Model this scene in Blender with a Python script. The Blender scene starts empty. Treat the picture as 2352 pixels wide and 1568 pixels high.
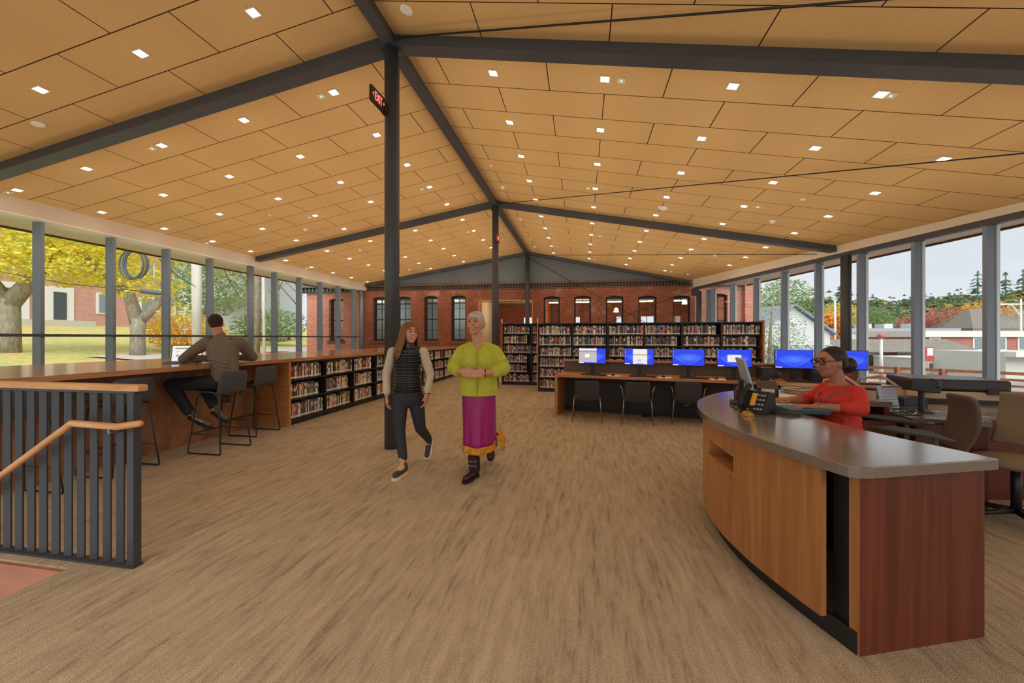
import bpy, bmesh, math, random
from mathutils import Vector, Matrix, noise
R = math.radians
S = bpy.context.scene
COL = S.collection
random.seed(7)
YAW = 0.1775          # the photographer looks slightly left of the ridge direction

# ------------------------------------------------------------------ camera, world, exposure
cam_d = bpy.data.cameras.new('camera'); cam_d.sensor_width = 36; cam_d.lens = 36*900/2352
cam_d.shift_y = -8/2352; cam_d.clip_start = 0.05; cam_d.clip_end = 900
cam = bpy.data.objects.new('camera', cam_d); COL.objects.link(cam)
cam.location = (0, 0, 1.42); cam.rotation_euler = (R(90), 0, YAW)
S.camera = cam
S.view_settings.view_transform = 'Standard'; S.view_settings.look = 'None'
S.view_settings.gamma = 1; S.view_settings.use_curve_mapping = False
S.view_settings.exposure = 0.36
S.cycles.use_denoising = True
S.cycles.max_bounces = 8; S.cycles.diffuse_bounces = 4; S.cycles.glossy_bounces = 3
S.cycles.transparent_max_bounces = 12; S.cycles.transmission_bounces = 4
S.cycles.caustics_reflective = False; S.cycles.caustics_refractive = False
S.cycles.sample_clamp_indirect = 4.0
W = bpy.data.worlds.new('world'); S.world = W; W.use_nodes = True
wn = W.node_tree; wn.nodes.clear()
wo = wn.nodes.new('ShaderNodeOutputWorld'); wb = wn.nodes.new('ShaderNodeBackground')
tc = wn.nodes.new('ShaderNodeTexCoord'); mp = wn.nodes.new('ShaderNodeMapping'); mp.inputs['Scale'].default_value = (1, 1, 5)
nz = wn.nodes.new('ShaderNodeTexNoise'); nz.inputs['Scale'].default_value = 2.2; nz.inputs['Detail'].default_value = 5
rp = wn.nodes.new('ShaderNodeValToRGB')
rp.color_ramp.elements[0].position = .35; rp.color_ramp.elements[0].color = (.62, .64, .69, 1)
rp.color_ramp.elements[1].position = .65; rp.color_ramp.elements[1].color = (.75, .755, .77, 1)
for a_, b_ in ((tc.outputs['Generated'], mp.inputs[0]), (mp.outputs[0], nz.inputs['Vector']), (nz.outputs['Fac'], rp.inputs[0]), (rp.outputs[0], wb.inputs[0]), (wb.outputs[0], wo.inputs[0])):
    wn.links.new(a_, b_)
wb.inputs[1].default_value = 1.0
SUN = bpy.data.lights.new('overcast_sun', 'SUN'); SUN.energy = 2.8; SUN.angle = R(50); SUN.color = (1, .97, .92)
so = bpy.data.objects.new('overcast_sun', SUN); COL.objects.link(so); so.rotation_euler = Vector((.35, -.62, .70)).to_track_quat('Z', 'Y').to_euler()
LAMP_W = 6.3         # fill lamp hung under each ceiling downlight

# ------------------------------------------------------------------ materials
MATS = {}
def _new(name):
    m = bpy.data.materials.new(name); m.use_nodes = True; MATS[name] = m
    return m, m.node_tree, m.node_tree.nodes['Principled BSDF']
def srgb(r, g, b):
    f = lambda c: (c/255/12.92) if c/255 <= .04045 else ((c/255+.055)/1.055)**2.4
    return (f(r), f(g), f(b))
def mat(name, col, rough=.6, metal=0., emit=None, es=0., var=0., vs=8., bump=0., bs=60., spec=.5, vscale=(1, 1, 1)):
    if name in MATS: return MATS[name]
    m, t, p = _new(name)
    p.inputs['Base Color'].default_value = (*col, 1); p.inputs['Roughness'].default_value = rough
    p.inputs['Metallic'].default_value = metal; p.inputs['Specular IOR Level'].default_value = spec
    if emit: p.inputs['Emission Color'].default_value = (*emit, 1); p.inputs['Emission Strength'].default_value = es
    N = t.nodes; L = t.links
    if var or bump:
        c = N.new('ShaderNodeTexCoord'); mpn = N.new('ShaderNodeMapping'); mpn.inputs['Scale'].default_value = vscale
        L.new(c.outputs['Object'], mpn.inputs[0])
    if var:
        n = N.new('ShaderNodeTexNoise'); n.inputs['Scale'].default_value = vs; n.inputs['Detail'].default_value = 6
        L.new(mpn.outputs[0], n.inputs['Vector'])
        r = N.new('ShaderNodeValToRGB'); r.color_ramp.elements[0].position = .3; r.color_ramp.elements[1].position = .7
        r.color_ramp.elements[0].color = (*[max(0, x*(1-var)) for x in col], 1); r.color_ramp.elements[1].color = (*[min(1, x*(1+var)) for x in col], 1)
        L.new(n.outputs['Fac'], r.inputs[0]); L.new(r.outputs[0], p.inputs['Base Color'])
    if bump:
        n = N.new('ShaderNodeTexNoise'); n.inputs['Scale'].default_value = bs; L.new(mpn.outputs[0], n.inputs['Vector'])
        b = N.new('ShaderNodeBump'); b.inputs['Strength'].default_value = bump; b.inputs['Distance'].default_value = .01
        L.new(n.outputs['Fac'], b.inputs['Height']); L.new(b.outputs[0], p.inputs['Normal'])
    return m
def wood(name, a, b, scale=(14, 14, 1.2), rough=.35, fleck=0.0):
    m, t, p = _new(name); N = t.nodes; L = t.links
    c = N.new('ShaderNodeTexCoord'); mpn = N.new('ShaderNodeMapping'); mpn.inputs['Scale'].default_value = scale
    L.new(c.outputs['Object'], mpn.inputs[0])
    n = N.new('ShaderNodeTexNoise'); n.inputs['Scale'].default_value = 1.6; n.inputs['Detail'].default_value = 9; n.inputs['Distortion'].default_value = .35
    L.new(mpn.outputs[0], n.inputs['Vector'])
    r = N.new('ShaderNodeValToRGB'); r.color_ramp.elements[0].position = .32; r.color_ramp.elements[1].position = .68
    r.color_ramp.elements[0].color = (*a, 1); r.color_ramp.elements[1].color = (*b, 1)
    L.new(n.outputs['Fac'], r.inputs[0]); out = r.outputs[0]
    if fleck:
        n2 = N.new('ShaderNodeTexNoise'); n2.inputs['Scale'].default_value = 9; n2.inputs['Detail'].default_value = 2; L.new(c.outputs['Object'], n2.inputs['Vector'])
        mx = N.new('ShaderNodeMix'); mx.data_type = 'RGBA'; mx.blend_type = 'SOFT_LIGHT'; mx.inputs['Factor'].default_value = fleck
        L.new(out, mx.inputs['A']); L.new(n2.outputs['Fac'], mx.inputs['B']); out = mx.outputs['Result']
    L.new(out, p.inputs['Base Color']); p.inputs['Roughness'].default_value = rough
    return m
M_steel = mat('dark_painted_steel', srgb(66, 68, 72), .42, spec=.55, bump=.05, bs=90)
M_mull = mat('window_frame_grey', srgb(112, 122, 136), .38)
M_black = mat('black_plastic', srgb(34, 34, 36), .45)
M_blackmetal = mat('black_metal_shelf', srgb(38, 37, 38), .5)
M_white = mat('white_paint', srgb(225, 220, 212), .6)
M_cream = mat('cream_trim_paint', srgb(196, 180, 160), .6)
M_woodpanel = wood('cherry_veneer_figured', srgb(124, 82, 56), srgb(158, 112, 80), (5, 5, 1.5), .35, .5)
M_wood = wood('cherry_wood', srgb(170, 98, 52), srgb(205, 132, 78), (9, 9, 2), .28)
M_woodtop = wood('cherry_counter_top', srgb(158, 108, 74), srgb(192, 142, 102), (9, 1.2, 9), .14)
M_woodrail = wood('oak_handrail', srgb(190, 130, 76), srgb(220, 164, 106), (2, 14, 14), .3)
M_deskfront = wood('maple_desk_front', srgb(160, 104, 58), srgb(184, 128, 78), (16, 16, .8), .42)
M_deskend = wood('red_cherry_end_panel', srgb(86, 36, 20), srgb(112, 52, 32), (16, 16, .7), .38)
M_deskwood = wood('cherry_computer_desk', srgb(174, 114, 64), srgb(202, 142, 88), (2, 12, 12), .3)
M_stone = mat('grey_brown_solid_surface', srgb(118, 108, 98), .16, var=.06, vs=60, spec=1.0)
M_stone.node_tree.nodes['Principled BSDF'].inputs['Coat Weight'].default_value = .7; M_stone.node_tree.nodes['Principled BSDF'].inputs['Coat Roughness'].default_value = .2
M_charc = mat('charcoal_laminate', srgb(62, 58, 56), .6)
M_chrome = mat('brushed_steel', srgb(170, 168, 162), .25, metal=1)
M_brass = mat('polished_brass', srgb(214, 170, 96), .15, metal=1)
M_shell = mat('charcoal_stool_shell', srgb(70, 74, 80), .5)
M_chair = mat('charcoal_chair_fabric', srgb(62, 62, 64), .8, bump=.3, bs=200)
M_beige = mat('beige_seat_fabric', srgb(140, 122, 96), .9, bump=.3, bs=200)
M_paper = mat('paper', srgb(225, 222, 214), .8)
M_screenblk = mat('monitor_bezel', srgb(20, 20, 22), .35)
def brick_mat(name, c1, c2, mort, axis='X', sc=1.0, white=.0):
    m, t, p = _new(name); N = t.nodes; L = t.links
    c = N.new('ShaderNodeTexCoord'); sp = N.new('ShaderNodeSeparateXYZ'); cb = N.new('ShaderNodeCombineXYZ')
    L.new(c.outputs['Object'], sp.inputs[0]); L.new(sp.outputs[axis], cb.inputs['X']); L.new(sp.outputs['Z'], cb.inputs['Y'])
    b = N.new('ShaderNodeTexBrick'); b.inputs['Scale'].default_value = sc
    b.inputs['Brick Width'].default_value = .21; b.inputs['Row Height'].default_value = .068; b.inputs['Mortar Size'].default_value = .007
    b.inputs['Color1'].default_value = (*c1, 1); b.inputs['Color2'].default_value = (*c2, 1); b.inputs['Mortar'].default_value = (*mort, 1)
    L.new(cb.outputs[0], b.inputs['Vector']); out = b.outputs['Color']
    n = N.new('ShaderNodeTexNoise'); n.inputs['Scale'].default_value = 1.3; n.inputs['Detail'].default_value = 8; n.inputs['Roughness'].default_value = .7
    L.new(c.outputs['Object'], n.inputs['Vector'])
    r = N.new('ShaderNodeValToRGB'); r.color_ramp.elements[0].position = .56; r.color_ramp.elements[0].color = (0, 0, 0, 1); r.color_ramp.elements[1].position = .78; r.color_ramp.elements[1].color = (white, white, white, 1)
    L.new(n.outputs['Fac'], r.inputs[0])
    mx = N.new('ShaderNodeMix'); mx.data_type = 'RGBA'; L.new(r.outputs[0], mx.inputs['Factor']); L.new(out, mx.inputs['A']); mx.inputs['B'].default_value = (*srgb(196, 176, 160), 1)
    L.new(mx.outputs['Result'], p.inputs['Base Color']); p.inputs['Roughness'].default_value = .85
    return m
M_brick = brick_mat('old_red_brick', srgb(120, 64, 46), srgb(142, 82, 60), srgb(128, 94, 76), white=.6)
M_brickout = brick_mat('pale_outside_brick', srgb(186, 116, 98), srgb(206, 138, 118), srgb(200, 160, 146), white=.7)  # paler version of the same brick for the outside stretches
M_brickfar = brick_mat('far_brick', srgb(184, 132, 120), srgb(198, 146, 132), srgb(204, 170, 158), 'Y', .6)
M_brickfar2 = brick_mat('far_shop_brick', srgb(160, 92, 80), srgb(178, 108, 94), srgb(180, 140, 128), 'X', .6)
def carpet():
    m, t, p = _new('streaky_taupe_carpet'); N = t.nodes; L = t.links
    c = N.new('ShaderNodeTexCoord'); r0 = N.new('ShaderNodeMapping'); r0.inputs['Rotation'].default_value = (0, 0, R(0))
    r0.inputs['Scale'].default_value = (20, 2.6, 1); L.new(c.outputs['Object'], r0.inputs[0])
    n = N.new('ShaderNodeTexNoise'); n.inputs['Scale'].default_value = 1.0; n.inputs['Detail'].default_value = 10; n.inputs['Roughness'].default_value = .75; n.inputs['Distortion'].default_value = .3
    L.new(r0.outputs[0], n.inputs['Vector'])
    # slab-wise offset: planks about 0.25 x 1 m
    sp = N.new('ShaderNodeSeparateXYZ'); L.new(c.outputs['Object'], sp.inputs[0])
    bk = N.new('ShaderNodeTexBrick'); bk.inputs['Scale'].default_value = 1; bk.inputs['Brick Width'].default_value = 1.0; bk.inputs['Row Height'].default_value = .25; bk.inputs['Mortar Size'].default_value = 0
    bk.inputs['Color1'].default_value = (.3, .3, .3, 1); bk.inputs['Color2'].default_value = (.7, .7, .7, 1)
    cb = N.new('ShaderNodeCombineXYZ'); L.new(sp.outputs['Y'], cb.inputs['X']); L.new(sp.outputs['X'], cb.inputs['Y']); L.new(cb.outputs[0], bk.inputs['Vector'])
    ad = N.new('ShaderNodeMath'); ad.operation = 'MULTIPLY_ADD'; L.new(bk.outputs['Color'], ad.inputs[0]); ad.inputs[1].default_value = .16; L.new(n.outputs['Fac'], ad.inputs[2])
    ra = N.new('ShaderNodeValToRGB'); e = ra.color_ramp.elements
    e[0].position = .40; e[0].color = (*srgb(134, 118, 96), 1); e[1].position = .72; e[1].color = (*srgb(192, 172, 144), 1)
    e2 = ra.color_ramp.elements.new(.53); e2.color = (*srgb(173, 153, 126), 1)
    L.new(ad.outputs[0], ra.inputs[0])
    f = N.new('ShaderNodeTexNoise'); f.inputs['Scale'].default_value = 190; f.inputs['Detail'].default_value = 2; L.new(c.outputs['Object'], f.inputs['Vector'])
    mx = N.new('ShaderNodeMix'); mx.data_type = 'RGBA'; mx.blend_type = 'OVERLAY'; mx.inputs['Factor'].default_value = .75
    L.new(ra.outputs[0], mx.inputs['A']); L.new(f.outputs['Fac'], mx.inputs['B']); L.new(mx.outputs['Result'], p.inputs['Base Color'])
    b = N.new('ShaderNodeBump'); b.inputs['Strength'].default_value = .6; b.inputs['Distance'].default_value = .01; L.new(f.outputs['Fac'], b.inputs['Height']); L.new(b.outputs[0], p.inputs['Normal'])
    p.inputs['Roughness'].default_value = .95; p.inputs['Specular IOR Level'].default_value = .1
    return m
M_carpet = carpet()
def ceil_mat(name, u0, h, v0, Lp, skew):
    m, t, p = _new(name); N = t.nodes; L = t.links
    def mth(op, a, b=None, c=None):
        n = N.new('ShaderNodeMath'); n.operation = op
        for i, x in enumerate((a, b, c)):
            if x is None: continue
            if isinstance(x, (int, float)): n.inputs[i].default_value = x
            else: L.new(x, n.inputs[i])
        return n.outputs[0]
    c = N.new('ShaderNodeTexCoord'); sp = N.new('ShaderNodeSeparateXYZ'); L.new(c.outputs['Object'], sp.inputs[0])
    v, u = sp.outputs['X'], sp.outputs['Y']
    us = mth('ADD', u, mth('MULTIPLY', mth('ADD', v, 2.426), skew))
    row = mth('DIVIDE', mth('SUBTRACT', us, u0), h)
    fr = mth('FRACT', row); par = mth('FLOORED_MODULO', mth('FLOOR', row), 2.0)
    d1 = mth('MULTIPLY', mth('MINIMUM', fr, mth('SUBTRACT', 1.0, fr)), h)
    q = mth('FRACT', mth('ADD', mth('DIVIDE', mth('SUBTRACT', v, v0), Lp), mth('MULTIPLY', par, .5)))
    d2 = mth('MULTIPLY', mth('MINIMUM', q, mth('SUBTRACT', 1.0, q)), Lp)
    ln = mth('LESS_THAN', mth('MINIMUM', d1, d2), .0065)
    n = N.new('ShaderNodeTexNoise'); n.inputs['Scale'].default_value = 70; n.inputs['Detail'].default_value = 4; L.new(c.outputs['Object'], n.inputs['Vector'])
    ra = N.new('ShaderNodeValToRGB'); ra.color_ramp.elements[0].position = .3; ra.color_ramp.elements[1].position = .7
    ra.color_ramp.elements[0].color = (*srgb(198, 160, 106), 1); ra.color_ramp.elements[1].color = (*srgb(211, 173, 119), 1); L.new(n.outputs['Fac'], ra.inputs[0])
    mx = N.new('ShaderNodeMix'); mx.data_type = 'RGBA'; L.new(ln, mx.inputs['Factor']); L.new(ra.outputs[0], mx.inputs['A']); mx.inputs['B'].default_value = (*srgb(58, 38, 22), 1)
    L.new(mx.outputs['Result'], p.inputs['Base Color']); p.inputs['Roughness'].default_value = .85; p.inputs['Specular IOR Level'].default_value = .2
    return m
def glass():
    m, t, p = _new('window_glass'); N = t.nodes; L = t.links
    N.remove(p); o = N['Material Output']; tr = N.new('ShaderNodeBsdfTransparent'); gl = N.new('ShaderNodeBsdfGlossy'); gl.inputs['Roughness'].default_value = .02
    mx = N.new('ShaderNodeMixShader'); lw = N.new('ShaderNodeLayerWeight'); lw.inputs['Blend'].default_value = .5; pw = N.new('ShaderNodeMath'); pw.operation = 'POWER'; pw.inputs[1].default_value = 5; L.new(lw.outputs['Facing'], pw.inputs[0]); fz = N.new('ShaderNodeMath'); fz.operation = 'MULTIPLY_ADD'; fz.inputs[1].default_value = .5; fz.inputs[2].default_value = .004; L.new(pw.outputs[0], fz.inputs[0])
    L.new(fz.outputs[0], mx.inputs[0]); L.new(tr.outputs[0], mx.inputs[1]); L.new(gl.outputs[0], mx.inputs[2]); L.new(mx.outputs[0], o.inputs[0])
    tr.inputs[0].default_value = (.96, .98, .98, 1)
    return m
M_glass = glass()
def emis(name, col, s): return mat(name, (.8, .8, .8), .5, emit=col, es=s)
M_lamp = emis('warm_led_lens', (1.0, .83, .58), 9)

# ------------------------------------------------------------------ mesh builder
class MB:
    def __init__(s): s.v = []; s.f = []; s.m = []
    def add(s, vs, fs, mi=0):
        o = len(s.v); s.v += [tuple(v) for v in vs]; s.f += [tuple(i+o for i in f) for f in fs]; s.m += [mi]*len(fs); return s
    def box(s, x0, y0, z0, x1, y1, z1, mi=0):
        return s.add([(x0,y0,z0),(x1,y0,z0),(x1,y1,z0),(x0,y1,z0),(x0,y0,z1),(x1,y0,z1),(x1,y1,z1),(x0,y1,z1)],
                     [(0,3,2,1),(4,5,6,7),(0,1,5,4),(1,2,6,5),(2,3,7,6),(3,0,4,7)], mi)
    def cbox(s, c, d, rz=0, rx=0, ry=0, mi=0):
        m = Matrix.Translation(c) @ Matrix.Rotation(rz, 4, 'Z') @ Matrix.Rotation(ry, 4, 'Y') @ Matrix.Rotation(rx, 4, 'X')
        hx, hy, hz = d[0]/2, d[1]/2, d[2]/2
        vs = [m @ Vector(p) for p in [(-hx,-hy,-hz),(hx,-hy,-hz),(hx,hy,-hz),(-hx,hy,-hz),(-hx,-hy,hz),(hx,-hy,hz),(hx,hy,hz),(-hx,hy,hz)]]
        return s.add(vs, [(0,3,2,1),(4,5,6,7),(0,1,5,4),(1,2,6,5),(2,3,7,6),(3,0,4,7)], mi)
    def prism(s, poly, z0, z1, mi=0):
        n = len(poly); vs = [(x, y, z0) for x, y in poly]+[(x, y, z1) for x, y in poly]
        fs = [tuple(range(n-1, -1, -1)), tuple(range(n, 2*n))]+[(i, (i+1) % n, n+(i+1) % n, n+i) for i in range(n)]
        return s.add(vs, fs, mi)
    def seg(s, a, b, w, z0, z1, mi=0, off=0):   # vertical wall piece from plan point a to b, thickness w
        a = Vector(a); b = Vector(b); d = (b-a).normalized(); n = Vector((-d.y, d.x))
        p = [a+n*(off-w/2), b+n*(off-w/2), b+n*(off+w/2), a+n*(off+w/2)]
        return s.prism([(q.x, q.y) for q in p], z0, z1, mi)
    def tube(s, pts, r, n=8, cap=True, mi=0):
        pts = [Vector(p) for p in pts]; rs = r if isinstance(r, (list, tuple)) else [r]*len(pts)
        vs = []; fs = []; up = None
        for i, p in enumerate(pts):
            d = (pts[min(i+1, len(pts)-1)]-pts[max(i-1, 0)]).normalized()
            if up is None: up = Vector((0, 0, 1)) if abs(d.z) < .9 else Vector((1, 0, 0))
            x = d.cross(up).normalized(); up = x.cross(d).normalized()
            for k in range(n):
                a = 2*math.pi*k/n; vs.append(p+(x*math.cos(a)+up*math.sin(a))*rs[i])
        for i in range(len(pts)-1):
            for k in range(n): fs.append((i*n+k, i*n+(k+1) % n, (i+1)*n+(k+1) % n, (i+1)*n+k))
        if cap: fs.append(tuple(range(n-1, -1, -1))); fs.append(tuple(range((len(pts)-1)*n, len(pts)*n)))
        return s.add(vs, fs, mi)
    def lathe(s, prof, c=(0, 0, 0), n=24, mi=0):
        vs = []; fs = []
        for r, z in prof:
            for k in range(n): a = 2*math.pi*k/n; vs.append((c[0]+r*math.cos(a), c[1]+r*math.sin(a), c[2]+z))
        for i in range(len(prof)-1):
            for k in range(n): fs.append((i*n+k, i*n+(k+1) % n, (i+1)*n+(k+1) % n, (i+1)*n+k))
        fs.append(tuple(range(n-1, -1, -1))); fs.append(tuple(range((len(prof)-1)*n, len(prof)*n)))
        return s.add(vs, fs, mi)
    def ell(s, c, r, rz=0, rx=0, ry=0, n=14, mi=0):
        m = Matrix.Translation(c) @ Matrix.Rotation(rz, 4, 'Z') @ Matrix.Rotation(ry, 4, 'Y') @ Matrix.Rotation(rx, 4, 'X')
        h = n//2; vs = [m @ Vector((0, 0, -r[2]))]; fs = []
        for i in range(1, h):
            ph = -math.pi/2+math.pi*i/h
            for k in range(n): a = 2*math.pi*k/n; vs.append(m @ Vector((r[0]*math.cos(ph)*math.cos(a), r[1]*math.cos(ph)*math.sin(a), r[2]*math.sin(ph))))
        vs.append(m @ Vector((0, 0, r[2]))); t = len(vs)-1
        for k in range(n):
            fs.append((0, 1+(k+1) % n, 1+k)); fs.append((t, t-n+k, t-n+(k+1) % n))
            for i in range(h-2): fs.append((1+i*n+k, 1+i*n+(k+1) % n, 1+(i+1)*n+(k+1) % n, 1+(i+1)*n+k))
        return s.add(vs, fs, mi)
    def cap(s, a, b, ra, rb, n=12, mi=0):       # tapered limb with round ends
        a = Vector(a); b = Vector(b); d = (b-a); L_ = d.length; d = d.normalized() if L_ > 1e-6 else Vector((0, 0, 1))
        pts = []; rs = []
        for t in (-1, -.8, -.45, 0): pts.append(a+d*(t*ra)); rs.append(max(.0005, ra*math.sqrt(max(0, 1-t*t))))
        for t in (0, .45, .8, 1): pts.append(b+d*(t*rb)); rs.append(max(.0005, rb*math.sqrt(max(0, 1-t*t))))
        return s.tube(pts, rs, n, True, mi)
    def chain(s, pts, rs, n=12, mi=0):
        for i in range(len(pts)-1): s.cap(pts[i], pts[i+1], rs[i], rs[i+1], n, mi)
        return s
    def loft(s, secs, n=32, mi=0):      # closed body of elliptic sections (z, rx, ry, cx, cy)
        o = []
        for k in range(len(secs)-1):
            for q in range(4):
                t = q/4; t = t*t*(3-2*t); o.append([a*(1-t)+b*t for a, b in zip(secs[k], secs[k+1])])
        o.append(list(secs[-1])); vs = []; fs = []
        for z, rx, ry, cx, cy in o:
            for k in range(n): a = 2*math.pi*k/n; vs.append((cx+rx*math.cos(a), cy+ry*math.sin(a), z))
        for i in range(len(o)-1):
            for k in range(n): fs.append((i*n+k, i*n+(k+1) % n, (i+1)*n+(k+1) % n, (i+1)*n+k))
        fs.append(tuple(range(n-1, -1, -1))); fs.append(tuple(range((len(o)-1)*n, len(o)*n)))
        return s.add(vs, fs, mi)
    def grid(s, fn, nu, nv, mi=0):
        vs = [fn(i/nu, j/nv) for j in range(nv+1) for i in range(nu+1)]
        fs = [(j*(nu+1)+i, j*(nu+1)+i+1, (j+1)*(nu+1)+i+1, (j+1)*(nu+1)+i) for j in range(nv) for i in range(nu)]
        return s.add(vs, fs, mi)
    def build(s, name, ms, parent=None, loc=(0, 0, 0), rz=0, smooth=False, bevel=0, voxel=0, sm=0, solid=0, sub=0):
        me = bpy.data.meshes.new(name); me.from_pydata(s.v, [], s.f)
        ms = ms if isinstance(ms, (list, tuple)) else [ms]
        for x in ms: me.materials.append(x)
        me.polygons.foreach_set('material_index', s.m)
        if smooth: me.polygons.foreach_set('use_smooth', [True]*len(me.polygons))
        me.update()
        o = bpy.data.objects.new(name, me); COL.objects.link(o); o.location = loc; o.rotation_euler = (0, 0, rz)
        if parent: o.parent = parent
        if solid: md = o.modifiers.new('thickness', 'SOLIDIFY'); md.thickness = solid; md.offset = 0
        if bevel: md = o.modifiers.new('edge', 'BEVEL'); md.width = bevel; md.segments = 2; md.limit_method = 'ANGLE'
        if voxel:
            md = o.modifiers.new('skin', 'REMESH'); md.mode = 'VOXEL'; md.voxel_size = voxel; md.use_smooth_shade = True
            md = o.modifiers.new('soft', 'SMOOTH'); md.factor = .5; md.iterations = sm or 4
        if sub: md = o.modifiers.new('sub', 'SUBSURF'); md.levels = sub; md.render_levels = sub
        return o
def empty(name, loc, rz=0):
    o = bpy.data.objects.new(name, None); COL.objects.link(o); o.location = loc; o.rotation_euler = (0, 0, rz); o.empty_display_size = .1; return o
def tag(o, label, cat, group=None, kind=None):
    o['label'] = label; o['category'] = cat
    if group: o['group'] = group
    if kind: o['kind'] = kind
    return o
def thing(name, label, cat, loc, rz=0, group=None): return tag(empty(name, loc, rz), label, cat, group)
def struct(o): o['kind'] = 'structure'; return o
def dup(root, loc, rz, label, group=None):
    def cp(o, par):
        c = o.copy(); COL.objects.link(c); c.parent = par
        for ch in KIDS.get(o.name, []): KIDS.setdefault(c.name, []).append(cp(ch, c))
        return c
    for o in [root]: collect(o)
    r = cp(root, None); r.location = loc; r.rotation_euler = (0, 0, rz); r['label'] = label
    if group: r['group'] = group
    return r
KIDS = {}
def collect(o):
    KIDS[o.name] = list(o.children)
    for c in o.children: collect(c)
def C2W(X, Z, z=0.0):      # metres to the right of and in front of the photographer -> room position
    c, s = math.cos(YAW), math.sin(YAW); return (X*c-Z*s, X*s+Z*c, z)
# ------------------------------------------------------------------ room shell (x across, y along the ridge)
VR, ZB, TC, ML, MR, SK = -2.426, 5.158, .144, .168, .209, .055
def roofz(v): return ZB+TC-(ML if v < VR else MR)*abs(v-VR)
T1, T2, T3 = 4.74, 10.88, 17.3
def t3u(v): return 17.2+.033*(v+10.5)      # far truss stands just in front of the brick wall
def wallu(v): return 17.36+.033*(v+10.5)   # brick wall face
def rv(u): return 7.919-.191*u             # right glass wall
VL = -10.42
LEFTX = -10.62
# floor with the stair opening
fl = MB(); OPX, OPY = -3.12, 1.90
for x0, y0, x1, y1 in [(-10.75, OPY, 9.4, 18.6), (OPX, -3.0, 9.4, OPY), (-10.75, -3.0, -7.4, OPY)]: fl.box(x0, y0, -.3, x1, y1, 0)
struct(fl.build('floor', M_carpet))
# ceiling: three bays each side
def ceil_piece(nm, m, v0, v1, fa, fb):
    b = MB(); t = .12
    va = vb = v1
    if v1 > VR:
        for _ in range(12): va = rv(fa(va)); vb = rv(fb(vb))
    P = [(v0, fa(v0), roofz(v0)), (va, fa(va), roofz(va)), (vb, fb(vb), roofz(vb)), (v0, fb(v0), roofz(v0))]
    b.add(P+[(x, y, z+t) for x, y, z in P], [(0, 1, 2, 3), (7, 6, 5, 4), (0, 4, 5, 1), (1, 5, 6, 2), (2, 6, 7, 3), (3, 7, 4, 0)])
    return struct(b.build(nm, m))
sk = lambda k: (lambda v: k-SK*(v-VR))
L3 = lambda v: t3u(v)+.3
for i, (a, b, u0, h) in enumerate(((-3.0, T1, 3.53, .62), (T1, T2, 4.99, .6225), (T2, None, 11.38, .64))):
    mL = ceil_mat('ceiling_panels_left_%d' % i, u0, h, -4.43, 1.555, 0.0)
    mR = ceil_mat('ceiling_panels_right_%d' % i, u0, h, -.45, 1.49, SK)
    ceil_piece('ceiling', mL, -10.46, VR, (lambda v, a=a: a), (lambda v, b=b: b) if b else L3)
    vmax = 8.6 if i == 0 else (7.3 if i == 1 else 6.2)
    ceil_piece('ceiling', mR, VR, vmax, sk(a), sk(b) if b else L3)
# roof slab over the eaves outside (dark edge, plank soffit)
M_soff = mat('pale_plank_soffit', srgb(214, 196, 188), .7)
def soff_m():
    m, t, p = _new('soffit_planks'); N = t.nodes; L = t.links
    c = N.new('ShaderNodeTexCoord'); w = N.new('ShaderNodeTexWave'); w.bands_direction = 'X'; w.inputs['Scale'].default_value = 2.6
    L.new(c.outputs['Object'], w.inputs['Vector']); r = N.new('ShaderNodeValToRGB'); r.color_ramp.elements[0].position = 0; r.color_ramp.elements[1].position = .12
    r.color_ramp.elements[0].color = (*srgb(182, 158, 148), 1); r.color_ramp.elements[1].color = (*srgb(226, 208, 200), 1)
    L.new(w.outputs['Fac'], r.inputs[0]); L.new(r.outputs[0], p.inputs['Base Color']); return m
M_sof2 = soff_m()
M_brown = mat('dark_brown_fascia', srgb(84, 62, 52), .6)
b = MB(); b.box(-11.75, -3, 3.735, LEFTX+.02, 16.6, 3.775); struct(b.build('trim_soffit_left', M_sof2))
b = MB(); b.box(-11.80, -3, 3.70, -11.75, 16.6, 3.95); struct(b.build('trim_fascia_left', M_brown))
b = MB(); b.box(-11.8, -3, 3.95, -10.4, 17.2, 4.05); struct(b.build('trim_roof_edge_left', M_brown))
RA, RB = (rv(0), 0), (rv(17.2), 17.2)
b = MB(); b.seg((rv(-3), -3), (rv(16.0), 16.0), 1.2, 3.44, 3.48, off=-.72); struct(b.build('trim_soffit_right', M_soff))
b = MB(); b.seg((rv(-3), -3), (rv(16.0), 16.0), .05, 3.40, 3.85, off=-1.34); struct(b.build('trim_fascia_right', M_brown))
b = MB(); b.seg((rv(-3), -3), (rv(17.0), 17.0), 1.3, 3.85, 3.95, off=-.68); struct(b.build('trim_roof_edge_right', M_brown))
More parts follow.
